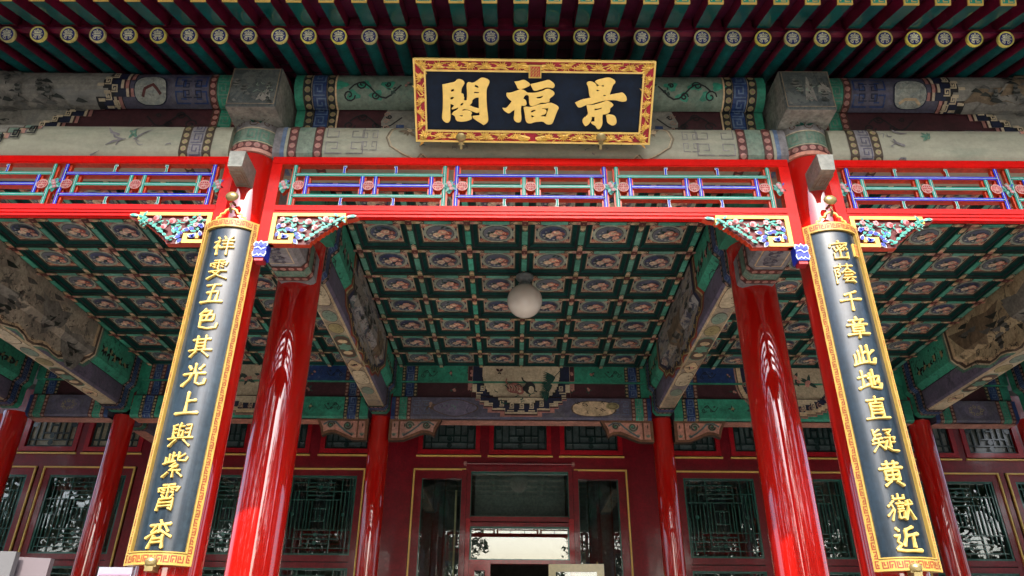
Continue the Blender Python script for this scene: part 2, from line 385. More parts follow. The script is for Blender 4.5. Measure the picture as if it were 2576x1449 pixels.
inkmat('ink_blue', (.32, .31, .30), [((.34, .28, .20), 4, .50, .8), ((.02, .03, .07), 6, .52, .9), ((.22, .05, .04), 8, .58, .8), ((.05, .13, .10), 9, .57, .8)], stretch=(1, .6, 1.8))
inkmat('ink_purple', (.15, .13, .20), [((.10, .10, .14), 5, .5, .6), ((.05, .045, .07), 9, .56, .7)])
inkmat('old_pattern', (.36, .38, .33), [((.20, .24, .23), 16, .52, .7), ((.12, .13, .13), 26, .55, .7)])
inkmat('box_face', (.055, .068, .068), [((.10, .11, .10), 10, .5, .7), ((.02, .028, .03), 14, .54, .8), ((.10, .09, .06), 18, .58, .5)])
inkmat('green_leafy', (.05, .34, .22), [((.02, .10, .07), 7, .55, .7), ((.008, .02, .018), 14, .585, .9), ((.16, .35, .25), 11, .6, .4)])
# ------------------------------------------------------------------ painted ornament
def meander(mb, S, u, v, w, hh, m, lw=.12, h=.006, fl=1):
    pts = [(.08, .06), (.92, .06), (.92, .92), (.3, .92), (.3, .36), (.64, .36), (.64, .66)]
    if fl < 0: pts = [(1-a, b) for a, b in pts]
    mb.line(S, [(u+a*w, v+b*hh) for a, b in pts], lw*min(w, abs(hh)), h, m)
def hoop(mb, S, u, sg, v0, v1, seq, h=.003):
    """bands across a beam: seq of (width, kind, ground, mark)"""
    for w, kind, g, mk in seq:
        a, b = (u, u+w) if sg > 0 else (u-w, u)
        mb.rect(S, a, b, v0, v1, h, g)
        if kind == 'dots':
            n = max(2, round((v1-v0)/(w*1.05))); st = (v1-v0)/n
            for i in range(n):
                mb.disc(S, (a+b)/2, v0+(i+.5)*st, w*.36, h+.004, mk, 10)
                mb.disc(S, (a+b)/2+w*.05, v0+(i+.5)*st-w*.05, w*.17, h+.006, 'pearl', 6)
        elif kind == 'key':
            n = max(1, round((v1-v0)/(w*.95))); st = (v1-v0)/n
            for i in range(n): meander(mb, S, a+.06*w, v0+i*st+.05*st, w*.88, st*.9, mk, .11, h+.003, (-1)**i)
        if kind != 'plain':
            mb.rect(S, a-.004, a+.003, v0, v1, h+.002, 'cream' if kind == 'key' else 'brown_edge')
            mb.rect(S, b-.003, b+.004, v0, v1, h+.002, 'cream' if kind == 'key' else 'brown_edge')
        u = u+w*sg
    return u
def curl(mb, S, u, v, r, m, turns=1.4, sg=1, a0=0, w=None, h=.006, tail=None):
    n = int(turns*10); pts = []
    for i in range(n+1):
        t = i/n; a = a0+sg*t*turns*2*PI; rr = r*(1-.82*t); pts.append((u+rr*math.cos(a), v+rr*math.sin(a)))
    if tail: pts = [tail]+pts
    mb.line(S, pts, w or r*.22, h, m)
def scroll(mb, S, u, v, L, H, m, sg=1, h=.006):
    """wind-blown scrolling vine"""
    for i in range(4):
        x = u+sg*L*i/4; k = (1-.18*i)
        curl(mb, S, x, v+(.22 if i % 2 else -.2)*H, H*.24*k, m, 1.3, sg*(1 if i % 2 else -1), PI*(i % 2), H*.055, h)
    mb.line(S, [(u+sg*L*t, v+.3*H*math.sin(t*7)) for t in [i/10 for i in range(11)]], H*.06, h, m)
def flower(mb, S, u, v, r, m, core='pearl_yellow', n=5, h=.008, a0=0):
    for k in range(n):
        a = a0+2*PI*k/n; mb.disc(S, u+r*.55*math.cos(a), v+r*.55*math.sin(a), r*.45, h+.0006*k, m, 7)
    mb.disc(S, u, v, r*.25, h+.004, core, 6)
def leaf(mb, S, u, v, L, a, m, w=.3, h=.006):
    c, s = math.cos(a), math.sin(a)
    mb.decal(S, [(u+c*x*L-s*y*L, v+s*x*L+c*y*L) for x, y in ((0, 0), (.3, w*.5), (.65, w*.45), (1, 0), (.65, -w*.45), (.3, -w*.5))], h, m)
def sprig(mb, S, u, v, r, fm, rng, lm='ink', n=3, h=.006):
    for k in range(5): leaf(mb, S, u, v, r*(1+rng.random()*.6), rng.random()*2*PI, lm, .35, h+.0004*k)
    for k in range(n):
        a = rng.random()*2*PI; d = r*.7*rng.random()
        flower(mb, S, u+d*math.cos(a), v+d*math.sin(a), r*(.28+.2*rng.random()), fm, h=h+.003+.002*k, a0=rng.random())
def twigs(mb, S, u, v, r, m, rng, n=7, h=.007):
    """brushed rocks, branches and dots"""
    for k in range(n):
        x = u+r*(rng.random()*2-1); y = v+r*.5*(rng.random()*2-1); L = r*(.15+.3*rng.random()); a = rng.random()*PI
        pts = [(x+L*t*math.cos(a+.8*math.sin(t*5+k)), y+L*t*.8*math.sin(a+.6*math.sin(t*4))) for t in (0, .35, .7, 1)]
        mb.line(S, pts, r*.04*(1+rng.random()), h+.0003*k, m, taper=True)
def oval(u, v, a, b, n=18, ex=1.0):
    return [(u+a*math.copysign(abs(math.cos(t))**ex, math.cos(t)), v+b*math.copysign(abs(math.sin(t))**ex, math.sin(t))) for t in [2*PI*k/n for k in range(n)]]
def lobed(u, v, a, b, n=36, lobes=7, amp=.09, ph=0):
    return [(u+a*(1+amp*math.cos(lobes*t+ph))*math.cos(t), v+b*(1+amp*math.cos(lobes*t+ph))*math.sin(t)) for t in [2*PI*k/n for k in range(n)]]
def landscape(mb, S, u0, u1, v0, v1, rng, h=.008, warm=False, dens=1.0, vflip=False):
    """ink mountains, rocks and pines in loose brush shapes; h grows slightly so nothing is coplanar"""
    W_, H_ = u1-u0, v1-v0; k = 0
    V = (lambda y: v1-y*H_) if vflip else (lambda y: v0+y*H_)
    def add(pts, m):
        nonlocal k
        mb.decal(S, [(u0+x*W_, V(min(1, max(0, y)))) for x, y in pts], h+.00012*k, m); k += 1
    asp = abs(H_/W_)
    for i in range(int(abs(W_)/.28*dens)+2):
        c = rng.random(); w = (.10+.16*rng.random())*min(1, asp*4); b = .02+.45*rng.random(); t = b+(.35+.4*rng.random()); n = 9
        pts = [(c-w+2*w*j/n, b+(t-b)*math.sin(PI*j/n)**.8*(.7+.45*rng.random())) for j in range(1, n)]
        add([(c-w, b)]+pts+[(c+w, b-.02), (c+w*.4, b+.06), (c, b-.03), (c-w*.5, b+.05)], 'wash_brown' if warm and i % 2 else 'wash')
        for q in range(5):
            x = c+(rng.random()-.5)*w*1.3; y = b+(t-b)*(.3+.5*rng.random()); s = w*.22
            add([(x-s, y), (x-s*.2, y+.08), (x+s*.4, y+.03), (x+s, y-.06), (x+s*.2, y-.02)], 'wash_dark' if q % 2 else 'pine')
    for i in range(int(abs(W_)/.2*dens)+2):      # pines
        x = rng.random()*.94+.03; y = .05+.5*rng.random(); T = .2+.2*rng.random(); s = T*asp
        mb.line(S, [(u0+x*W_, V(y)), (u0+(x+.1*s)*W_, V(y+T*.5)), (u0+(x-.05*s)*W_, V(min(.97, y+T)))], .008, h+.00012*k, 'pine'); k += 1
        for q in range(5):
            yy = y+T*(.4+.15*q); sw = s*(.34-.045*q)*(.8+.5*rng.random()); xx = x+(rng.random()-.5)*s*.25
            add([(xx+sw*math.cos(a), yy+.035*math.sin(a)) for a in [2*PI*j/7 for j in range(7)]], 'pine' if q % 2 else 'wash_dark')
    for i in range(int(abs(W_)/.12*dens)+3):      # rocks and shore strokes
        x, y, s = rng.random(), .02+.3*rng.random(), .05*min(1, asp*2.5)
        add([(x-s, y), (x-s*.4, y+.07), (x+s*.5, y+.04), (x+s*1.4, y-.01), (x+s*.3, y-.03)], 'wash_dark' if i % 3 else 'pine')
def cartouche(mb, S, shape, rim, face, h=.006, rw=.012):
    cx = sum(p[0] for p in shape)/len(shape); cv = sum(p[1] for p in shape)/len(shape)
    mb.decal(S, shape, h, rim)
    mb.decal(S, [(cx+(x-cx)*(1-rw*6), cv+(y-cv)*(1-rw*6)) for x, y in shape], h+.002, face)
def keyframe(mb, S, u, v, w, hh, m, h=.005, lw=.008):
    """broken fret pattern: nested square hooks"""
    s = min(w, hh)
    for i, (a, b) in enumerate(((0, 0), (1, 0), (0, 1), (1, 1))):
        x = u+(a-.5)*w*.5; y = v+(b-.5)*hh*.5; sx = 1 if a else -1; sy = 1 if b else -1
        mb.line(S, [(x-sx*.2*w, y+sy*.2*hh), (x+sx*.2*w, y+sy*.2*hh), (x+sx*.2*w, y-sy*.16*hh), (x-sx*.08*w, y-sy*.16*hh), (x-sx*.08*w, y+sy*.06*hh), (x+sx*.06*w, y+sy*.06*hh)], lw, h, m)
def stair(u0, v0, u1, v1, n):
    """staircase points from one corner to the other"""
    pts = [(u0, v0)]
    for i in range(n):
        a = (i+1)/n; pts.append((u0+(u1-u0)*a, v0+(v1-v0)*i/n)); pts.append((u0+(u1-u0)*a, v0+(v1-v0)*a))
    return pts
def stepfill(mb, S, st, far, layers, h=.004):
    """cloth-wrap border: layers of (shift_u, material) each a staircase-edged sheet closed at 'far'"""
    for k, (du, m) in enumerate(layers):
        pts = [(a+du, b) for a, b in st]
        poly = pts+[(far, pts[-1][1]), (far, pts[0][1])]
        # split into level strips so that each one is a plain rectangle
        for (a, b), (c, d) in zip(pts, pts[1:]):
            if abs(d-b) > 1e-6: mb.rect(S, min(a, far), max(a, far), min(b, d), max(b, d), h+.0015*k, m)
# ------------------------------------------------------------------ ground, platform, floor
mb = MB(); mb.box(-300, 300, -300, 300, -.5, 0, 'stone'); mb.build('ground', kind='structure')
mb = MB(); mb.box(-12, 12, 3.4, 22, .004, .45, 'tile_grey'); mb.build('platform', kind='structure')
# ------------------------------------------------------------------ columns
def column(x, y, r, ztop, label, grp, taper=.0):
    t = thing('column', label, 'column', (x, y, .45), grp)
    mb = MB(); n = 12; zs = [.62+(ztop-.62)*i/n for i in range(n+1)]
    prof = [(r*(1+taper*(1-i/n)), z-.45) for i, z in enumerate(zs)]
    mb.lathe((x, y, .45), prof+[(0.001, ztop-.45)], 'red_lacquer', 48); mb.build('shaft', t, 40)
    mb = MB(); mb.lathe((x, y, .452), [(r*1.7, 0), (r*1.75, .03), (r*1.65, .08), (r*1.3, .15), (r*1.2, .17), (.001, .17)], 'stone', 32); mb.build('stone_base', t, 40)
    return t
FX = 2.03
cols = {}
for sx, side in ((-1, 'left'), (1, 'right')):
    cols[sx] = column(sx*FX, 4.35, .17, 4.97, 'slim red front column carrying the %s-hand black couplet board' % side, 'front row of red columns', .04)
    column(sx*2.1, 5.95, .193, 5.3, 'thick glossy red column standing just behind the %s couplet column' % side, 'second row of red columns', .06)
    column(sx*2.1, 10.59, .15, 5.02, 'slender red column beside the central doorway, on its %s' % side, 'rear row of red columns', .03)
    column(sx*5.95, 10.59, .15, 5.02, 'slender red column before the %s-hand windows, outside the couplet board' % side, 'rear row of red columns', .03)
    column(sx*7.5, 10.45, .16, 5.02, 'dark red corner column at the far %s edge of the veranda' % side, 'rear row of red columns', .03)
    column(sx*5.9, 4.35, .17, 4.97, 'slim red front column at the %s end of the outer bay, out of the picture' % side, 'front row of red columns', .04)
    column(sx*5.98, 5.95, .193, 5.3, 'thick red column at the %s end of the veranda, out of the picture' % side, 'second row of red columns', .06)
# painted column heads (sleeves) of the two front columns
for sx in (-1, 1):
    S = Cyl(sx*FX, 4.35, .185, 1.2, .04); mb = MB(); z0, z1 = 4.955, 5.27
    mb.rect(S, -.5, .5, z0, z1, 0, 'pale_green_old'); mb.rect(S, -.5, .5, z0, z0+.03, .003, 'pink_dull')
    mb.rect(S, -.5, .5, z0+.03, z0+.085, .003, 'maroon_band')
    for k in range(-8, 9): mb.disc(S, k*.058, z0+.056, .022, .007, 'pearl_pink', 12); mb.disc(S, k*.058, z0+.05, .009, .009, 'pearl', 6)
    for k in range(-4, 5): meander(mb, S, k*.105-.05, z0+.098, .095, .10, 'pale_green', .13, .005, (-1)**k)
    mb.rect(S, -.5, .5, z0+.088, z0+.094, .006, 'cream'); mb.rect(S, -.5, .5, z0+.208, z0+.216, .006, 'cream')
    mb.rect(S, -.5, .5, z0+.216, z1, .004, 'lavender_old')
    for k in range(-4, 5): curl(mb, S, k*.1, z0+.26, .035, 'brown_ink', 1.2, 1 if k % 2 else -1, 0, .007, .008)
    mb.mesh([(sx*FX+.187*math.cos(2*PI*k/32), 4.35+.187*math.sin(2*PI*k/32), z0) for k in range(32)], [tuple(range(32))], 'pink_dull')
    mb.build('painted_head', cols[sx], 60)
# ------------------------------------------------------------------ front beams over the outer colonnade
tieP = Prof([(4.52, 4.935), (4.27, 4.935), (4.235, 4.945), (4.212, 4.975), (4.205, 5.02), (4.205, 5.16), (4.215, 5.205), (4.25, 5.24), (4.52, 5.245)])
def vt(z): return tieP.vz(z) if z > 4.98 else tieP.vz(z)
VF0 = tieP.d[1]                                  # lower front edge
def profbody(mb, S, u0, u1, m):
    n = max(1, int((u1-u0)/.6))
    for i in range(n): mb.rect(S, u0+(u1-u0)*i/n, u0+(u1-u0)*(i+1)/n, 0, S.L, 0, m)
    for u in (u0, u1): mb.poly([(u, a, z) if S.axis == 'x' else (a, u, z) for a, z in S.p], m)
va, vb = tieP.d[1]-.16, tieP.L-.20
rng = random.Random(3)
def tie_beam(x0, x1, kind, label):
    t = thing('tie_beam', label, 'painted beam', ((x0+x1)/2, 4.35, 4.93), 'long painted tie beams above the frieze')
    mb = MB(); profbody(mb, tieP, x0, x1, 'old_beam'); mb.build('timber', t, 35)
    mb = MB(); S = tieP
    if kind == 'centre':
        for sg in (-1, 1):
            e = x0 if sg > 0 else x1
            for k in range(0): pass
            mb.rect(S, *sorted((e, e+sg*.055)), va, vb, .003, 'grey_line'); mb.rect(S, *sorted((e+sg*.055, e+sg*.085)), va, vb, .004, 'blue_pale')
            hoop(mb, S, e+sg*.11, sg, va, vb, [(.062, 'dots', 'maroon_band', 'pearl_pink'), (.125, 'plain', 'pale_green_old', None), (.062, 'dots', 'maroon_band', 'pearl_pink')])
            u = e+sg*.52; vm = (tieP.d[3]+tieP.d[6])/2
            keyframe(mb, S, u, vm, .30, .26, 'grey_line', .004, .006); keyframe(mb, S, u+sg*.18, vm, .12, .2, 'grey_line', .004, .005)
            # scalloped end of the long medallion
            pts = [(u+sg*.86, vm+.13), (u+sg*.62, vm+.135), (u+sg*.47, vm+.09), (u+sg*.40, vm+.13), (u+sg*.33, vm+.1), (u+sg*.30, vm+.02), (u+sg*.33, vm-.06), (u+sg*.42, vm-.12), (u+sg*.52, vm-.16), (u+sg*.56, vm-.12), (u+sg*.62, vm-.17), (u+sg*.8, vm-.18), (u+sg*1.05, vm-.15), (u+sg*1.3, vm-.185)]
            mb.line(S, pts, .009, .005, 'old_line'); mb.line(S, [(a+sg*.016, b) for a, b in pts], .005, .0055, 'cream_dull')
            sprig(mb, S, u+sg*.46, vm+.08, .05, 'cream_dull', rng, 'old_line', 2)
            twigs(mb, S, u+sg*.62, vm-.02, .10, 'ink', rng, 5); twigs(mb, S, u+sg*.9, vm-.09, .12, 'grey_line', rng, 6)
            for q in range(4): curl(mb, S, u+sg*(.75+q*.21), vm-.165, .026, 'old_line', 1.1, sg, 0, .006)
    else:
        sg = 1 if kind == 'left' else -1; e = x1 if sg > 0 else x0       # inner end, by the couplet column
        hoop(mb, S, e-sg*.13, -sg, va, vb, [(.058, 'dots', 'brown_edge', 'pearl_yellow'), (.11, 'plain', 'lavender_old', None), (.058, 'dots', 'brown_edge', 'pearl_yellow')])
        for z in (0, .1, .2): meander(mb, S, e-sg*.245-.045, VF0+.05+z, .09, .09, 'lavender', .1, .006)
        vtop = tieP.d[6]+.02
        st = stair(e-sg*1.30, vtop, e-sg*2.15, VF0-.05, 8)
        stepfill(mb, S, st, e-sg*3.6, [(0, 'grey_line'), (-sg*.01, 'pink_dull'), (-sg*.035, 'cream_dull'), (-sg*.055, 'ink'), (-sg*.065, 'pale_green_old'), (-sg*.13, 'brown_ink'), (-sg*.14, 'ink_river')])
        a_, b_ = sorted((e-sg*2.35, e-sg*3.5)); landscape(mb, S, a_, b_, VF0+.03, tieP.d[6], rng, .016, False, .8)
        for q in range(6):
            a = (q+.5)/6.5; meander(mb, S, e-sg*(1.42+.72*a)-.03, vtop-.03-.27*a-.05, .07, .07, 'ink', .16, .016)
        twigs(mb, S, e-sg*.55, vm_, .2, 'grey_line', rng, 3)
        twigs(mb, S, e-sg*.8, vm_, .35, 'grey_line', rng, 6); sprig(mb, S, e-sg*.72, vm_+.05, .04, 'pale_green', rng, 'pale_green', 2)
    mb.build('painting', t); return t
vm_ = (tieP.d[3]+tieP.d[6])/2
tie_beam(-1.87, 1.87, 'centre', 'weathered grey-green tie beam behind the lower edge of the name plaque')
tie_beam(-5.8, -2.19, 'left', 'weathered tie beam left of the left couplet column, stepped border at its end')
tie_beam(2.19, 5.8, 'right', 'weathered tie beam right of the right couplet column, stepped border at its end')
# recessed board and round purlin
bdP = Prof([(4.36, 5.23), (4.36, 5.56)])
n = 12; pc = (4.36, 5.655); pr = .155
purP = Prof([(pc[0]-pr*math.cos(a), pc[1]+pr*math.sin(a)) for a in [math.radians(-85+165*i/n) for i in range(n+1)]])
def front_purlin(x0, x1, kind, label):
    t = thing('eave_purlin', label, 'painted purlin', ((x0+x1)/2, 4.36, 5.5), 'round purlins under the eave')
    base = 'pale_green_old' if kind == 'centre' else 'lavender'
    mb = MB(); profbody(mb, purP, x0, x1, base); mb.build('timber', t, 50)
    b2 = MB(); b2.box(x0, x1, 4.361, 4.5, 5.23, 5.56, 'maroon'); b2.build('board', t)
    mb = MB()
    for S, lo, hi in ((purP, 0, purP.L*.72), (bdP, 0, bdP.L)):
        ends = ((x0, 1), (x1, -1)) if kind == 'centre' else (((x1, -1),) if kind == 'left' else ((x0, 1),))
        bd = S is bdP
        for e, sg in ends:
            if kind == 'centre':
                hoop(mb, S, e, sg, lo, hi, [(.07, 'plain', 'green', None), (.065, 'dots', 'groove', 'pearl_yellow'), (.115, 'key', 'blue', 'blue_pale'), (.062, 'dots', 'groove', 'pearl_yellow')])
                mb.rect(S, *sorted((e+sg*.312, e+sg*.325)), lo, hi, .006, 'cream_dull')
                u = e+sg*.42; vm = (lo+hi)/2
                scroll(mb, S, u, vm, .4, .2, 'ink', sg); 
                if not bd:
                    for q in range(5): mb.decal(S, lobed(e+sg*(.36+.09*q), vm+.04*(-1)**q, .05, .035, 12, 3, .3, q), .004, 'green')
                    for q in range(7): sprig(mb, S, e+sg*(.75+.12*q), vm+.05*math.sin(q*2.1), .03, 'pearl_pink' if q % 2 else 'pale_green', rng, 'leaf_ink', 2)
                else:
                    mb.decal(S, [(a, b) for a, b in ((e+sg*.68, lo), (e+sg*.66, vm), (e+sg*.72, hi), (0, hi), (0, lo))], .004, 'ink_river')
                    for q in range(5): curl(mb, S, e+sg*.70, lo+(q+.5)*(hi-lo)/5, .025, 'pearl', 1.2, sg, 0, .007, .008)
                    mb.rect(S, *sorted((e+sg*.78, e+sg*.84)), lo, lo+.13, .008, 'blue')
            else:
                hoop(mb, S, e-sg*-.0+sg*.02, sg, lo, hi, [(.05, 'dots', 'maroon_band', 'pearl_pink'), (.105, 'key', 'green', 'pale_green'), (.055, 'dots', 'maroon_band', 'pearl_pink')])
                vm = (lo+hi)/2
                if bd: scroll(mb, S, e+sg*.38, vm, .35, .2, 'ink', sg)
                else:
                    keyframe(mb, S, e+sg*.37, vm, .26, .24, 'blue', .005, .012); keyframe(mb, S, e+sg*.36, vm, .15, .14, 'navy', .006, .008)
                    cartouche(mb, S, oval(e+sg*.68, vm-.01, .13, .12, 20, .7), 'navy', 'old_pattern', .006)
                    if kind == 'left': mb.line(S, [(e+sg*.74, vm-.06), (e+sg*.72, vm), (e+sg*.66, vm+.03), (e+sg*.63, vm+.0), (e+sg*.6, vm-.04)], .022, .011, 'maroon_band')
                    else: mb.line(S, [(e+sg*.6, vm-.08), (e+sg*.64, vm-.05), (e+sg*.72, vm-.05), (e+sg*.76, vm-.09)], .02, .011, 'cream_dull')
                # stepped cloth border runs down over purlin and board
                a0, a1 = (.95, 1.62) if bd else (.78, .95)
                if bd: st = stair(e+sg*.98, hi, e+sg*1.42, lo, 5)
                else: st = [(e+sg*.80, hi), (e+sg*.80, vm+.07), (e+sg*.84, vm+.07), (e+sg*.84, vm), (e+sg*.80, vm), (e+sg*.80, vm-.06), (e+sg*.90, vm-.06), (e+sg*.90, lo)]
                stepfill(mb, S, st, e+sg*3.7, [(0, 'ink'), (sg*.006, 'pearl_pink'), (sg*.03, 'maroon'), (sg*.045, 'cream'), (sg*.065, 'navy'), (sg*.15, 'ink'), (sg*.20, 'ink_river')])
                a_, b_ = sorted((e+sg*(1.2 if not bd else 1.75), e+sg*3.1)); landscape(mb, S, a_, b_, lo+.02*(hi-lo), hi, rng, .019, kind == 'right', 2.2)
                for q in range(5):
                    uu, vv = (e+sg*(.92+.05*(q % 2)), lo+(q+.5)*(hi-lo)/6) if not bd else (e+sg*(1.14+.085*q), hi-.03-.055*q)
                    meander(mb, S, uu+sg*.03-.03, vv, .055, .05, 'cream', .2, .02)
                    mb.rect(S, uu+sg*.09-.02, uu+sg*.09+.03, vv-.012, vv+.01, .019, 'cream')
    mb.build('painting', t); return t
front_purlin(-1.80, 1.80, 'centre', 'round green and blue painted purlin half hidden by the name plaque')
front_purlin(-5.8, -2.22, 'left', 'round painted purlin with ink landscape left of the left beam head')
front_purlin(2.22, 5.8, 'right', 'round painted purlin with ink landscape right of the right beam head')
# square beam heads with the beams behind them
for sx, side in ((-1, 'left'), (1, 'right')):
    t = thing('head_beam', 'big square painted beam end above the %s couplet column' % side, 'beam', (sx*2.01, 4.0, 5.22), 'square beam heads over the columns')
    x = sx*2.01; mb = MB(); w = .184
    def sq(y, k, z0=5.225, z1=5.60): return [(x-w+k, y, z0+k), (x+w-k, y, z0+k), (x+w-k, y, z1-k), (x-w+k, y, z1-k)]
    a, b, c = sq(4.0, .02), sq(4.012, .004), sq(4.42, 0)
    mb.mesh(a+b+c, [(0, 1, 2, 3)]+[(i, (i+1) % 4, 4+(i+1) % 4, 4+i) for i in range(4)], 'box_face')
    mb.mesh(b+c, [(i, (i+1) % 4, 4+(i+1) % 4, 4+i) for i in range(4)], 'old_box'); mb.build('square_end', t)
    F = Flat((x, 3.999, 5.412), (1, 0, 0), (0, 0, 1)); mb = MB()
    mb.line(F, [(-.17, -.165), (.17, -.165), (.17, .165), (-.17, .165)], .006, .002, 'old_line', True)
    landscape(mb, F, -.15, .15, -.15, .15, rng, .003, False, .9); twigs(mb, F, .02, -.04, .12, 'pale_green_old', rng, 8, .012)
    G = Flat((x, 4.18, 5.222), (1, 0, 0), (0, 1, 0), (0, 0, -1)); twigs(mb, G, 0, 0, .12, 'brown_ink', rng, 10, .003); sprig(mb, G, 0, 0, .05, 'pink_dull', rng, 'green_edge', 2)
    mb.build('painting', t)
    mb = MB(); U = Prof([(x-w, 5.6), (x-w, 5.225), (x+w, 5.225), (x+w, 5.6)], 'y', -1)
    mb.rect(U, 4.42, 5.95, 0, U.L, 0, 'green'); hoop(mb, U, 4.55, 1, 0, U.L, [(.05, 'dots', 'groove', 'pearl_yellow'), (.1, 'key', 'blue', 'blue_pale'), (.05, 'dots', 'groove', 'pearl_yellow')])
    for q in range(8): sprig(mb, U, 4.85+.1*q, .15, .05, 'pearl_pink', rng, 'ink', 1); sprig(mb, U, 4.85+.1*q, U.L-.15, .05, 'pearl_pink', rng, 'ink', 1)
    mb.build('rear_length', t)
    # lower tie beam between front and second column with its tenon poking through
    t = thing('through_tie', 'short painted beam with banded end, behind the %s bracket and above the thick column' % side, 'beam', (sx*2.08, 5.0, 4.75), 'short ties between first and second column rows')
    x = sx*2.08; w = .165; pf = [(x-w, 5.03), (x-w, 4.79), (x-w+.04, 4.745), (x+w-.04, 4.745), (x+w, 4.79), (x+w, 5.03)]
    U = Prof(pf, 'y', -1); mb = MB(); mb.rect(U, 4.42, 5.85, 0, U.L, 0, 'lavender_old'); mb.poly([(a, 4.42, z) for a, z in pf], 'lavender_old'); mb.build('timber', t)
    mb = MB()
    hoop(mb, U, 5.80, -1, 0, U.L, [(.07, 'plain', 'lavender_old', None), (.07, 'dots', 'maroon_band', 'pearl_pink'), (.11, 'key', 'pale_green_old', 'pale_green'), (.07, 'dots', 'maroon_band', 'pearl_pink')])
    mb.line(U, [(4.6, .29), (5.42, .29), (5.42, .51), (4.6, .51)], .01, .004, 'cream_dull', True)
    for q in range(5): scroll(mb, U, 4.7+.15*q, .40, .12, .16, 'lavender', 1); 
    mb.build('painting', t)
    # tenon block in front of the column
    T0 = P(611 if sx < 0 else 2064, 414 if sx < 0 else 423, 3.97)
    tx = sx*2.005; mb = MB()
    pr2 = [(tx-.055, 3.975), (tx+.055, 3.975), (tx+.055, 4.2), (tx-.055, 4.2)]
    lo = [(a, b, 4.648+(.02 if b < 4 else 0)) for a, b in pr2]; hi = [(a, b, 4.80) for a, b in pr2]
    lo[0] = (tx-.048, 3.975, 4.672); lo[1] = (tx+.048, 3.975, 4.672)
    mb.mesh(lo+hi, [(3, 2, 1, 0), (4, 5, 6, 7), (0, 1, 5, 4), (1, 2, 6, 5), (2, 3, 7, 6), (3, 0, 4, 7)], 'tenon_paint')
    F = Flat((tx, 4.08, 4.649), (1, 0, 0), (0, 1, 0), (0, 0, -1)); mb.line(F, [(-.04, -.08), (.04, -.08), (.04, .08), (-.04, .08)], .006, .004, 'old_line', True); meander(mb, F, -.03, -.05, .06, .1, 'old_line', .12, .004)
    mb.build('tenon_block', t)
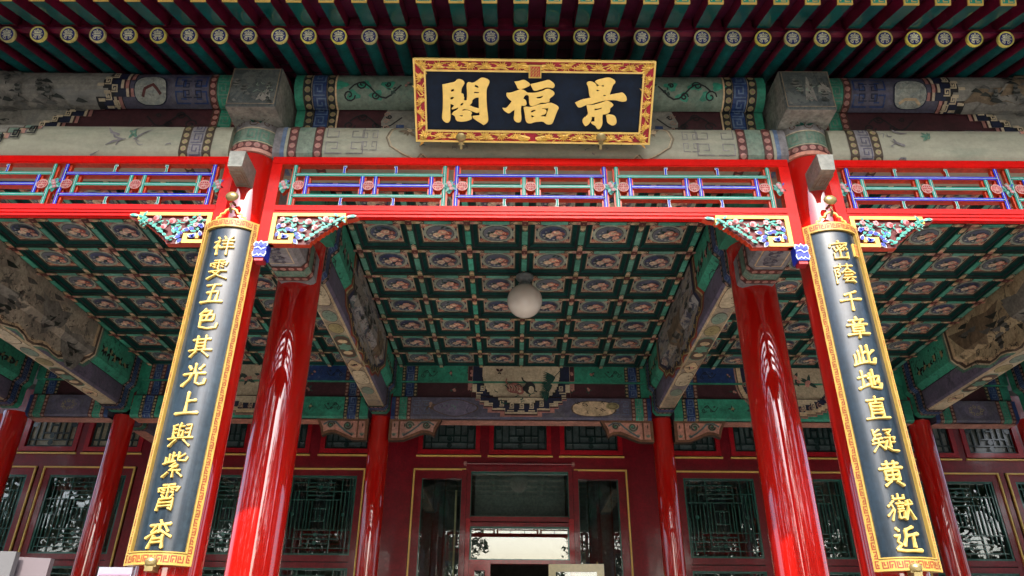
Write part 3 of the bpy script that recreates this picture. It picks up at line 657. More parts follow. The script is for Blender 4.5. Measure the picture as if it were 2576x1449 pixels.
# ------------------------------------------------------------------ coffered ceiling
HC = 5.80; YB0 = 6.38-.584*3; NB = 10
ceil = thing('ceiling', 'coffered green ceiling with painted flower roundels', None, (0, 7.5, HC+.1), kind='structure')
del ceil['label']
mb = MB(); mb.box(-7.8, 7.8, 4.5, 12.2, HC+.12, HC+.16, 'groove'); mb.build('ceiling_board', ceil)
def panel_mesh(seed, cw, ch):
    """one coffer: sloping green frame, square field, ringed flower roundel; origin at its centre on the rib level"""
    rng = random.Random(seed); mb = MB(); F = Flat((0, 0, 0), (1, 0, 0), (0, 1, 0), (0, 0, -1))
    a, b = cw/2-.036, ch/2-.036; i, j = a-.022, b-.022; p, q = a-.062, b-.062; k, l = p-.010, q-.010
    def ring(r1, z1, r2, z2, m):
        c1 = [(-r1[0], -r1[1], z1), (r1[0], -r1[1], z1), (r1[0], r1[1], z1), (-r1[0], r1[1], z1)]
        c2 = [(-r2[0], -r2[1], z2), (r2[0], -r2[1], z2), (r2[0], r2[1], z2), (-r2[0], r2[1], z2)]
        mb.mesh(c1+c2, [(n, (n+1) % 4, 4+(n+1) % 4, 4+n) for n in range(4)], m)
    ring((a+.01, b+.01), 0, (a, b), .008, 'brown_edge'); ring((a, b), .008, (i, j), .010, 'groove'); ring((i, j), .010, (i, j), .016, 'groove')
    ring((i, j), .016, (p, q), .036, 'teal_dark'); ring((p, q), .036, (k, l), .038, 'brown_edge'); ring((k, l), .038, (k, l), .046, 'groove')
    z = -.085; F.O = Vector((0, 0, .046))
    mb.rect(F, -k, k, -l, l, 0, 'panel_field'); mb.line(F, [(-k+.008, -l+.008), (k-.008, -l+.008), (k-.008, l-.008), (-k+.008, l-.008)], .007, .001, 'cream_dull', True)
    for sx in (-1, 1):
        for sy in (-1, 1):
            m1, m2 = ('flower_brown', 'pink_dull') if rng.random() < .6 else ('blue', 'cream_dull')
            x, y = sx*(k-.045), sy*(l-.045)
            mb.decal(F, [(sx*(k-.014), sy*(l-.014)), (sx*(k-.014), sy*(l-.10)), (sx*(k-.05), sy*(l-.07)), (sx*(k-.07), sy*(l-.05)), (sx*(k-.10), sy*(l-.014))], .002, 'pink_dull')
            for n in range(3): curl(mb, F, x+sx*.02*(n-1), y-sy*.02*(n-1), .022, 'flower_brown' if n != 1 else 'cream_dull', 1.1, sx*sy, n, .008, .004+.001*n)
            leaf(mb, F, x-sx*.02, sy*(l-.022), .075, 0 if sx < 0 else PI, 'navy' if rng.random() < .5 else 'flower_brown', .25, .004)
            leaf(mb, F, sx*(k-.022), y-sy*.02, .075, PI/2 if sy < 0 else -PI/2, 'navy', .25, .004)
    R = min(k, l)*.84
    mb.disc(F, 0, 0, R, .003, 'oval_ring', 24); mb.disc(F, 0, 0, R*.96, .004, 'groove', 24); mb.disc(F, 0, 0, R*.925, .005, 'oval_ring', 24); mb.disc(F, 0, 0, R*.89, .006, 'oval_blue', 24)
    for n in range(16):
        t = rng.random()*2*PI; d = R*.7*math.sqrt(rng.random()); leaf(mb, F, d*math.cos(t), d*math.sin(t), R*(.2+.2*rng.random()), rng.random()*2*PI, 'leaf_ink', .45, .008+.0003*n)
    mb.line(F, [(R*.05, R*.62), (R*.2, R*.3), (R*.1, R*.05), (-R*.2, -R*.4)], .007, .0135, 'leaf_ink')
    js = lambda: (rng.random()-.5)*R*.06
    # y here points away from the viewer; far = positive
    for (x, y, r, m, nn) in ((-.24, .10, .31, 'flower_cream', 7), (.2, -.22, .38, 'flower_pink', 6), (.58, -.12, .26, 'flower_brown', 6), (.48, .40, .27, 'flower_pink', 5), (-.66, .05, .10, 'flower_white', 5), (-.5, -.34, .08, 'flower_white', 4), (-.58, .42, .10, 'flower_white', 4), (.05, .62, .10, 'flower_white', 4), (-.22, .5, .09, 'flower_white', 4), (.3, .66, .08, 'flower_white', 4)):
        flower(mb, F, x*R+js(), y*R+js(), r*R, m, 'flower_pink' if m == 'flower_cream' else ('flower_cream' if m != 'flower_white' else 'flower_white'), nn, .015, rng.random())
    mb.decal(F, [(.02*R, -.35*R), (.15*R, -.48*R), (.25*R, -.33*R), (.42*R, -.4*R), (.4*R, -.2*R), (.1*R, -.15*R)], .021, 'flower_cream')
    return mb
bays = [(-5.95+.275, .55, 6), (-1.824, .608, 6), (2.375, .55, 6), (-7.55, .6, 2), (6.35, .6, 2)]
variants = {}
for cw in (.608, .55, .6):
    variants[cw] = []
    for s in range(8):
        o = panel_mesh(s*11+3, cw, .584).build('coffer_panel', ceil); variants[cw].append(o.data); bpy.data.objects.remove(o)
def motif(mb, F, u, v, L, W_, hh=.002):
    mb.rect(F, u-.034, u+.034, v-.034, v+.034, hh+.004, 'maroon_band'); mb.disc(F, u, v, .010, hh+.006, 'pearl', 6)
def arm(mb, F, u, v, du, dv, w, pal, hh=.002):
    px, py = -dv, du
    def q(t, s): return (u+du*t+px*s, v+dv*t+py*s)
    mb.decal(F, [q(.034, -w), q(.128, -w), q(.158, 0), q(.128, w), q(.034, w)], hh, 'cream_dull')
    mb.decal(F, [q(.037, -w*.8), q(.06, -w*.95), q(.085, -w*.5), q(.075, 0), q(.085, w*.5), q(.06, w*.95), q(.037, w*.8)], hh+.002, pal)
    mb.line(F, [q(.112, -w), q(.142, 0), q(.112, w)], .008, hh+.002, 'ink'); mb.line(F, [q(.05, -w*.5), q(.066, 0), q(.05, w*.5)], .005, hh+.004, 'flower_brown')
for x0, cw, n in bays:
    x1 = x0+cw*n; outer = abs((x0+x1)/2) > 6
    jr = range(NB+1)
    # ribs running across
    rb = MB(); cx = (x0+x1)/2; F = Flat((0, 0, HC-.026), (1, 0, 0), (0, 1, 0), (0, 0, -1))
    w = .036
    rb.box(x0-.05, x1+.05, -w, w, -.0, .10, 'green_edge'); rb.box(x0-.05, x1+.05, -w+.008, w-.008, -.010, 0, 'brown_edge')
    F = Flat((0, 0, -.0105), (1, 0, 0), (0, 1, 0), (0, 0, -1))
    for i in range(n): 
        a, b = x0+i*cw+.165, x0+(i+1)*cw-.165
        rb.box(a, b, -w+.010, w-.010, -.016, -.010, 'green_rib')
    for i in range(n+1):
        u = x0+i*cw; motif(rb, F, u, 0, 0, 0)
        for sg in (-1, 1): arm(rb, F, u, 0, sg, 0, .024, 'pink_dull' if (i+sg) % 2 else 'pearl_yellow')
    ob = rb.build('cross_rib'); me = ob.data; bpy.data.objects.remove(ob)
    for j in jr: link('cross_rib', me, ceil, (0, YB0+j*.584, HC))
    rb = MB(); F = Flat((0, 0, -.0165), (1, 0, 0), (0, 1, 0), (0, 0, -1)); y0, y1 = YB0, YB0+NB*.584
    rb.box(-w, w, y0, y1, -.012, .10, 'green_edge')
    for j in range(NB): rb.box(-w+.008, w-.008, y0+j*.584+.165, y0+(j+1)*.584-.165, -.018, -.012, 'green_rib')
    for j in jr:
        for sg in (-1, 1): arm(rb, F, 0, y0+j*.584, 0, sg, .026, 'pearl_yellow' if j % 2 else 'pink_dull')
        F2 = Flat((0, 0, -.019), (1, 0, 0), (0, 1, 0), (0, 0, -1)); motif(rb, F2, 0, y0+j*.584, 0, 0)
    ob = rb.build('long_rib'); me = ob.data; bpy.data.objects.remove(ob)
    for i in range(n+1): link('long_rib', me, ceil, (x0+i*cw, 0, HC))
    for i in range(n):
        for j in range(NB):
            link('coffer_panel', random.choice(variants[cw]), ceil, (x0+(i+.5)*cw, YB0+(j+.5)*.584, HC))
# ------------------------------------------------------------------ depth beams from the second row back to the rear row
def depth_beam(xb, y0, y1, kind, label):
    t = thing('main_beam', label, 'painted beam', (xb, (y0+y1)/2, 5.05), 'deep painted beams running back under the ceiling')
    A, B = .20, .135
    pf = [(xb-A, 5.82), (xb-A, 5.42), (xb-A+.07, 5.345), (xb-B, 5.335), (xb-B, 5.10), (xb-B+.035, 5.055), (xb+B-.035, 5.055), (xb+B, 5.10), (xb+B, 5.335), (xb+A-.07, 5.345), (xb+A, 5.42), (xb+A, 5.82)]
    U = Prof(pf, 'y', -1); d = U.d; L = U.L
    mb = MB(); n = 8
    for i in range(n): mb.rect(U, y0+(y1-y0)*i/n, y0+(y1-y0)*(i+1)/n, 0, L, 0, 'green' if kind == 'inner' else 'ink_purple')
    mb.build('timber', t)
    mb = MB(); D = y1-y0
    for s, (v0, v1, v2, v3) in ((0, (0, d[2], d[3], d[5])), (1, (L, L-d[2], L-d[3], L-d[5]))):
        lo, hi = sorted((v0, v1)); l2, h2 = sorted((v2, v3))
        mb.rect(U, y0, y1, l2, h2, .002, 'ink_purple')
        mb.rect(U, y0+.02*D, y0+.25*D, lo, hi, .002, 'green_leafy'); mb.rect(U, y1-.24*D, y1-.02*D, lo, hi, .002, 'green_leafy')
        # pictorial middle
        fill = 'ink_blue' if kind == 'inner' else ('ink_land' if kind == 'left' else 'ink_land_warm')
        c0, c1 = y0+.24*D, y1-.22*D; lowv = max(v0, v3) if s == 0 else min(v0, v3)
        def wav(off, k=0): 
            pts = []
            for i in range(25):
                tt = i/24; y = c0+off+(c1-c0-2*off)*tt; e = min(1, math.sin(PI*tt)**.5*1.05)
                ripple = .03*math.sin(tt*34)
                v = (v1+(v3-v1)*e*.96-(v1-v0)*.0) + (ripple-off*.5)*(1 if s == 0 else -1)
                pts.append((y, v))
            return pts
        for k, (off, m) in enumerate(((0, 'pale_green' if kind != 'inner' else 'gold_shadow'), (.05, 'cream' if kind != 'inner' else 'pearl_yellow'), (.08, 'brown_ink'), (.13, 'cream_dull' if kind != 'inner' else 'navy'), (.19, fill))):
            w_ = wav(off); top = v0
            for (a, b), (c, e) in zip(w_, w_[1:]): mb.decal(U, [(a, top), (c, top), (c, e), (a, b)], .004+.0015*k, m)
        for i in range(14):
            tt = (i+1)/15; y = c0+.1+(c1-c0-.2)*tt; e = math.sin(PI*tt)**.5; v = v1+(v3-v1)*e*.86
            curl(mb, U, y, v-(.04 if s == 0 else -.04), .03, 'brown_ink' if kind != 'inner' else 'gold_pale', 1.2, 1, i, .01, .013)
        ll_, hh_ = sorted((v0, v3)); landscape(mb, U, c0+.35, c1-.35, ll_+.04, hh_-.03, rng, .013, kind != 'left', .12, s == 1)
        for k in range(40): twigs(mb, U, c0+.4+(c1-c0-.8)*rng.random(), ll_+.05+(hh_-ll_-.1)*rng.random(), .17, 'ink' if k % 3 else ('maroon' if kind == 'inner' else 'brown_ink'), rng, 2, .013)
        for q in range(5): sprig(mb, U, y0+.1*D+.16*q, (v0+v1)/2, .07, 'pearl_pink', rng, 'ink', 2); sprig(mb, U, y1-.2*D+.15*q, (v0+v1)/2, .07, 'pearl_yellow', rng, 'ink', 2)
        scroll(mb, U, y0+.08*D, v1, .5, .12, 'ink', 1); mb.rect(U, y0, y1, v3-.008, v3+.008, .004, 'cream_dull')
        mb.rect(U, y0, y1, v2-.006, v2+.006, .004, 'groove')
    for e, sg in ((y0+.02, 1), (y1-.02, -1)):
        hoop(mb, U, e, sg, 0, L, [(.12, 'plain', 'green', None), (.055, 'dots', 'groove', 'pearl'), (.12, 'key', 'blue', 'blue_pale'), (.055, 'dots', 'groove', 'pearl')], .016)
    # underside cartouches
    va_, vb_ = d[5], L-d[5]; vm = (va_+vb_)/2; hw = (vb_-va_)/2
    base = 'ochre' if kind == 'inner' else 'cream'
    mb.rect(U, y0+.36, y1-.36, va_-.02, vb_+.02, .003, base); y = y0+.62; i = 0
    while y < y1-.75:
        k = i % 5
        if k == 0: cartouche(mb, U, oval(y, vm, .26, hw*.95, 20, .6), 'brown_ink', 'cream', .006); twigs(mb, U, y, vm, .16, 'ink', rng, 8, .011); y += .50
        elif k == 1: cartouche(mb, U, oval(y, vm, .15, hw*.8, 16), 'brown_ink', 'pale_green_old', .006); twigs(mb, U, y, vm, .1, 'ink', rng, 5, .011); y += .32
        elif k == 2: cartouche(mb, U, oval(y, vm, .14, hw*.85, 16), 'brown_ink', 'pearl_yellow', .006); twigs(mb, U, y, vm, .1, 'brown_ink', rng, 5, .011); y += .52
        elif k == 3:
            cartouche(mb, U, [(y-.34, vm-hw*.4), (y-.27, vm-hw*.9), (y+.27, vm-hw*.9), (y+.34, vm-hw*.4), (y+.34, vm+hw*.4), (y+.27, vm+hw*.9), (y-.27, vm+hw*.9), (y-.34, vm+hw*.4)], 'pale_green', 'brown_ink', .006)
            for q in (-1, 1): mb.disc(U, y+q*.17, vm, .055, .011, 'cream_dull', 10)
            mb.decal(U, lobed(y, vm, .1, .07, 24, 6, .2), .011, 'pale_green'); y += .58
        else: cartouche(mb, U, lobed(y, vm, .17, hw*.8, 28, 4, .1), 'brown_ink', 'cream_dull', .006); sprig(mb, U, y, vm, .05, 'pink', rng, 'ink', 2, .011); y += .42
        i += 1
    for v in (va_-.012, vb_+.012): mb.rect(U, y0+.3, y1-.3, v-.006, v+.006, .0055, 'cream')
    mb.build('painting', t); return t
depth_beam(-2.1, 5.98, 10.45, 'inner', 'deep painted beam between the left thick column and the door-side column, green ends')
depth_beam(2.1, 5.98, 10.45, 'inner', 'deep painted beam between the right thick column and the door-side column, green ends')
depth_beam(-5.97, 4.7, 10.45, 'left', 'deep beam with grey ink mountains at the left edge')
depth_beam(5.97, 4.7, 10.45, 'right', 'deep beam with brown ink mountains at the right edge')
# ------------------------------------------------------------------ cross beams of the rear row
def rear_beam(x0, x1, kind, label):
    y = 10.42; t = thing('rear_lintel', label, 'painted beam', ((x0+x1)/2, 10.6, 4.95), 'painted lintels of the rear column row')
    lowP = Prof([(10.74, 4.975), (y+.03, 4.975), (y, 5.005), (y, 5.30)]); upP = Prof([(y, 5.56), (y, 5.80)]); bP = Prof([(y+.05, 5.33), (y+.05, 5.545)])
    mb = MB(); mb.rect(lowP, x0, x1, 0, lowP.L, 0, 'lavender'); mb.box(x0, x1, y+.002, 10.74, 5.005, 5.30, 'lavender'); mb.build('lower_beam', t)
    mb = MB(); mb.box(x0, x1, y+.052, 10.7, 5.30, 5.55, 'maroon'); mb.build('board', t)
    mb = MB(); mb.box(x0, x1, y+.001, 10.72, 5.55, 5.81, 'green'); mb.build('upper_beam', t)
    mb = MB(); cx = (x0+x1)/2; hw = (x1-x0)/2
    small = kind == 'narrow'
    lg = 'lavender' if kind in ('centre', 'narrow') else 'green'
    for S, g, lo, hi in ((lowP, lg, 0, lowP.L), (bP, 'maroon', 0, bP.L), (upP, 'green' if kind == 'centre' else 'blue', 0, upP.L)):
        low = S is lowP
        if low: mb.rect(S, x0, x1, lowP.d[1]-.05, hi, .0015, lg); mb.rect(S, x0, x1, 0, lowP.d[1], .0015, 'pink_dull')
        elif S is upP: mb.rect(S, x0, x1, lo, hi, .0015, g)
        for e, sg in ((x0, 1), (x1, -1)):
            if low == (kind in ('centre', 'narrow')):
                sq = [(.06 if low else .16, 'plain', 'blue' if low else 'green', None), (.055, 'dots', 'maroon_band', 'pearl'), (.12, 'key', 'green', 'pale_green'), (.055, 'dots', 'maroon_band', 'pearl')]
                if not low: sq[2] = (.12, 'key', 'blue', 'blue_pale')
            else: sq = [(.13, 'plain', 'green', None), (.05, 'dots', 'groove', 'pearl_yellow'), (.13, 'key', 'blue', 'blue_pale'), (.05, 'dots', 'groove', 'pearl_yellow')]
            u = hoop(mb, S, e, sg, max(lo, lowP.d[1]-.06) if low else lo, hi, sq)
            v0_, v1_ = (lowP.d[2], hi) if low else (lo, hi); vm = (v0_+v1_)/2
            if small: continue
            if S is upP or (low and lg == 'green'):
                scroll(mb, S, u+sg*.08, vm, .22, .15, 'ink', sg)
                sprig(mb, S, u+sg*.5, vm, .045, 'pearl_yellow' if low else 'pearl_pink', rng, 'leaf_ink', 3); sprig(mb, S, u+sg*.8, vm, .06, 'pearl_pink', rng, 'leaf_ink', 3)
            elif low:
                keyframe(mb, S, u+sg*.16, vm, .26, .22, 'blue_pale', .005, .006)
            else: sprig(mb, S, u+sg*.55, vm, .05, 'pearl_pink', rng, 'leaf_ink', 3); sprig(mb, S, u+sg*.8, vm, .04, 'pearl_pink', rng, 'leaf_ink', 3)
    S = lowP; zz = lambda z: lowP.d[2]+(z-5.005)
    if small:
        mb.decal(S, oval(cx, zz(5.15), .17, .11), .005, 'ink_purple'); 
        for k in range(8): curl(mb, S, cx+.09*math.cos(k*.8), zz(5.15)+.06*math.sin(k*.8), .03, 'pearl_yellow', 1.1, 1, k, .008, .008)
    if kind == 'centre':
        cartouche(mb, S, lobed(-.98, zz(5.14), .33, .125, 36, 4, .06), 'brown_ink', 'ink_purple', .005); twigs(mb, S, -1.05, zz(5.14), .16, 'pale_green', rng, 9, .01); sprig(mb, S, -1.37, zz(5.18), .06, 'pearl', rng, 'brown_ink', 2)
        cartouche(mb, S, oval(1.08, zz(5.14), .34, .12, 20, .8), 'brown_ink', 'cream_dull', .005); twigs(mb, S, 1.05, zz(5.14), .2, 'ink', rng, 14, .01); mb.decal(S, oval(1.36, zz(5.18), .10, .055), .012, 'pearl_yellow'); mb.line(S, oval(1.36, zz(5.18), .07, .035), .008, .014, 'brown_ink', True)
    if kind != 'narrow':
        # wrapped-cloth medallion hanging over all three members, stepped (centre) or scalloped (sides)
        def lay(k, z):      # half width at height z for layer k
            e = .055*k
            t_ = max(0., min(1., (5.81-z)/(.80-e)))
            return (.80-e)*math.sqrt(max(0, 1-t_**3.4))
        cols_ = [('pearl_pink', 0), ('maroon', .35), ('cream', .8), ('navy', 1.3), ('ink', 3.2), ('cream', 3.7), ('cream', 3.9)] if kind == 'centre' else [('pearl', 0), ('brown_ink', .4), ('cream_dull', .7), ('navy', 1.8), ('cream', 3.4), ('cream', 3.6)]
        nst = 13 if kind == 'centre' else 26
        for li, (m, k) in enumerate(cols_):
            zl = 5.81-(.80-.055*k); 
            for i in range(nst):
                za = 5.81-(.80-.055*k)*(i+1)/nst; zb = 5.81-(.80-.055*k)*i/nst; wv = lay(k, (za+zb)/2)
                if kind == 'centre' and li < 6: wv = max(.06, round(wv/.062)*.062-.009*k)
                if wv < .02: continue
                for S, s0, s1, v0_ in ((lowP, 5.005, 5.30, lowP.d[2]), (bP, 5.33, 5.545, 0), (upP, 5.56, 5.80, 0)):
                    a, b = max(za, s0), min(zb, s1)
                    if S is lowP and za < 5.005 < zb: a = max(za, 5.005)
                    if b-a > .002: mb.rect(S, cx-wv, cx+wv, v0_+a-s0, v0_+b-s0, .007+.0016*li, m)
        for i in range(9):       # fret hooks on the dark band
            tt = (i-4)/4.6; zc = 5.81-.62*math.sqrt(max(0, 1-abs(tt)**2.6))
            for S, s0, s1, v0_ in ((lowP, 5.03, 5.29, lowP.d[2]), (bP, 5.34, 5.54, 0), (upP, 5.57, 5.79, 0)):
                if s0 < zc < s1: meander(mb, S, cx+tt*.68-.035, v0_+zc-s0-.035, .075, .075, 'cream', .2, .022)
                if s0 < zc-.05 < s1: mb.rect(S, cx+tt*.72-.05, cx+tt*.72+.05, v0_+zc-s0-.08, v0_+zc-s0-.06, .021, 'cream')
        if kind == 'centre':
            h_ = .022; B = Flat((0, y+.03, 0), (1, 0, 0), (0, 0, 1)); B.N = Vector((0, -1, 0)); B.O = Vector((0, y, 0))
            # butterfly
            for sg in (-1, 1): leaf(mb, B, -.33, 5.71, .075, PI/2+sg*.8, 'maroon', .5, h_); leaf(mb, B, -.33, 5.70, .04, -PI/2+sg*.7, 'ink', .5, h_)
            # two playing cats
            mb.decal(B, oval(-.10, 5.45, .12, .085), h_, 'flower_brown'); mb.decal(B, oval(-.02, 5.40, .065, .055), h_+.003, 'flower_brown')
            for k in range(5): mb.line(B, [(-.2+.04*k, 5.51-.01*k), (-.17+.04*k, 5.45), (-.18+.04*k, 5.40)], .008, h_+.005, 'cream')
            mb.line(B, [(-.19, 5.5), (-.23, 5.55), (-.22, 5.60)], .02, h_+.002, 'flower_brown'); mb.decal(B, oval(-.02, 5.395, .025, .02), h_+.006, 'cream')
            for sg in (-1, 1): mb.decal(B, [(-.02+sg*.055, 5.42), (-.02+sg*.05, 5.475), (-.02+sg*.015, 5.45)], h_+.004, 'flower_brown')
            mb.decal(B, oval(.13, 5.45, .085, .10), h_+.001, 'ink'); mb.decal(B, oval(.15, 5.42, .045, .06), h_+.004, 'cream'); mb.decal(B, oval(.07, 5.44, .05, .045), h_+.005, 'ink')
            mb.line(B, [(.1, 5.53), (.03, 5.57), (.01, 5.62)], .02, h_+.002, 'ink'); mb.line(B, [(.18, 5.42), (.24, 5.39)], .02, h_+.003, 'ink')
            for i in range(9):      # palm leaves at the right
                a = PI*.55+i*.17; 
                for j in range(3): leaf(mb, B, .52-.05*j, 5.62-.12*j, .20-.02*j, a+.9+.2*j, 'leaf_ink' if (i+j) % 2 else 'green_edge', .14, h_+.0005*i)
            mb.line(B, [(.62, 5.76), (.48, 5.6), (.38, 5.42), (.34, 5.3)], .012, h_+.006, 'leaf_ink')
            twigs(mb, B, -.05, 5.35, .3, 'green_edge', rng, 10, h_)
        else:
            B = Flat((0, y, 0), (1, 0, 0), (0, 0, 1)); B.N = Vector((0, -1, 0))
            for k in range(4): sprig(mb, B, cx+(-.3+.2*k), 5.62-.05*(k % 2), .1, 'pink', rng, 'leaf_ink', 3, .02)
            for i in range(11):
                tt = (i-5)/5.4; zc = 5.81-.68*math.sqrt(max(0, 1-abs(tt)**2.6)); curl(mb, B, cx+tt*.72, zc, .045, 'pearl', 1.2, 1, i, .014, .026)
    mb.build('painting', t); return t
rear_beam(-1.93, 1.93, 'centre', 'rear lintel above the doorway, painted with two cats in a stepped frame')
rear_beam(-5.8, -2.27, 'side', 'rear lintel left of the doorway bay with a scalloped flower medallion')
rear_beam(2.27, 5.8, 'side', 'rear lintel right of the doorway bay with a scalloped flower medallion')
rear_beam(-7.36, -6.13, 'narrow', 'short rear lintel with gold scrolls at the far left')
rear_beam(6.13, 7.36, 'narrow', 'short rear lintel with gold scrolls at the far right')
# ------------------------------------------------------------------ hanging frieze under the tie beams
YF = 4.20; TH = .055
ZT0, ZT1, ZB0, ZB1 = 4.862, 4.928, 4.445, 4.512      # top rail, bottom rail
ZM = (4.779, 4.688, 4.598)
FP = Flat((0, YF, 0), (1, 0, 0), (0, 0, 1)); FP.N = Vector((0, -1, 0))
def fbar(parent, x0, z0, x1, z1, col, w=.026):
    """one lattice bar: coloured face with a white line, orange-red sides"""
    mb = MB(); mb.bar((x0, YF+.034, z0), (x1, YF+.034, z1), w if abs(x1-x0) < abs(z1-z0) else .050, .050 if abs(x1-x0) < abs(z1-z0) else w, 'orange_red', (0, 0, 1) if abs(x1-x0) > abs(z1-z0) else (1, 0, 0))
    v = abs(x1-x0) < abs(z1-z0); hw = w/2; S = Flat((0, YF+.009, 0), (1, 0, 0), (0, 0, 1)); S.N = Vector((0, -1, 0))
    if v: mb.rect(S, x0-hw, x0+hw, min(z0, z1), max(z0, z1), .001, col); mb.rect(S, x0-.0022, x0+.0022, min(z0, z1), max(z0, z1), .003, 'bar_white')
    else: mb.rect(S, min(x0, x1), max(x0, x1), z0-hw, z0+hw, .001, col); mb.rect(S, min(x0, x1), max(x0, x1), z0-.0022, z0+.0022, .003, 'bar_white')
    return mb.build('lattice_bar', parent)
def medallion_mesh():
    mb = MB(); c = Vector((0, 0, 0)); R = .040; n = 20
    f = [(R*math.cos(2*PI*k/n), -.028, R*math.sin(2*PI*k/n)) for k in range(n)]; b = [(x, .028, z) for x, y, z in f]
    mb.mesh(f+b, [(k, (k+1) % n, n+(k+1) % n, n+k) for k in range(n)], 'orange_red'); mb.mesh(f, [tuple(range(n))], 'medal_red')
    S = Flat((0, -.028, 0), (1, 0, 0), (0, 0, 1)); S.N = Vector((0, -1, 0))
    mb.line(S, [(R*.9*math.cos(2*PI*k/n), R*.9*math.sin(2*PI*k/n)) for k in range(n)], .006, .002, 'medal_pink', True)
    for z in (-.006, .008): mb.rect(S, -.028, .028, z-.0028, z+.0028, .003, 'medal_pink')
    for x in (-.012, .012): mb.line(S, [(x, .014), (x*1.3, .024), (x*.3, .026)], .005, .003, 'medal_pink'); mb.line(S, [(x*.3, -.012), (x*1.5, -.014), (x*1.4, -.026), (x*.6, -.024)], .005, .003, 'medal_pink')
    mb.rect(S, -.002, .002, -.028, .03, .004, 'medal_pink'); o = mb.build('longevity_medallion'); me = o.data; bpy.data.objects.remove(o); return me
MEDAL = medallion_mesh()
def peg_mesh(col):
    mb = MB(); S = Flat((0, -.016, 0), (1, 0, 0), (0, 0, 1)); S.N = Vector((0, -1, 0))
    pts = [(.010, .040), (-.004, .044), (-.013, .036), (-.012, .022), (-.013, -.022), (-.012, -.036), (-.002, -.043), (.011, -.036), (.008, -.024), (.002, -.022), (.003, .022), (.010, .026)]
    f = [(x, -.016, z) for x, z in pts]; b = [(x, .016, z) for x, z in pts]; n = len(pts)
    mb.mesh(f+b, [(k, (k+1) % n, n+(k+1) % n, n+k) for k in range(n)], 'orange_red'); mb.decal(S, pts, .001, col)
    mb.line(S, pts, .004, .002, 'bar_white', True); curl(mb, S, .002, .034, .008, 'bar_white', 1, 1, 0, .004, .003); curl(mb, S, .002, -.034, .008, 'bar_white', 1, -1, 0, .004, .003)
    o = mb.build('scroll_peg'); me = o.data; bpy.data.objects.remove(o); return me
PEG = {c: peg_mesh(c) for c in ('bar_blue', 'bar_green')}
def knot_mesh():
    mb = MB(); r = random.Random(5); S = Flat((0, -.018, 0), (1, 0, 0), (0, 0, 1)); S.N = Vector((0, -1, 0))
    pts = lobed(0, 0, .034, .052, 24, 4, .18, .6)
    f = [(x, -.016, z) for x, z in pts]; b = [(x, .02, z) for x, z in pts]; n = len(pts)
    mb.mesh(f+b, [(k, (k+1) % n, n+(k+1) % n, n+k) for k in range(n)], 'orange_red'); mb.decal(S, pts, -.001, 'leaf_green')
    for a in range(8): leaf(mb, S, .008*math.cos(a*.8), .012*math.sin(a*.8), .042, a*.785+.3, 'leaf_pale' if a % 2 else 'leaf_green', .45, .002+.001*a)
    for x, z in ((0, .004), (.012, -.022), (-.01, .026)): flower(mb, S, x, z, .016, 'petal_pink', 'medal_red', 5, .012); mb.disc(S, x, z, .006, .016, 'bar_white', 6)
    leaf(mb, S, .02, .02, .03, 1, 'carve_blue', .4, .012)
    o = mb.build('carved_flower'); me = o.data; bpy.data.objects.remove(o); return me
KNOT = knot_mesh()
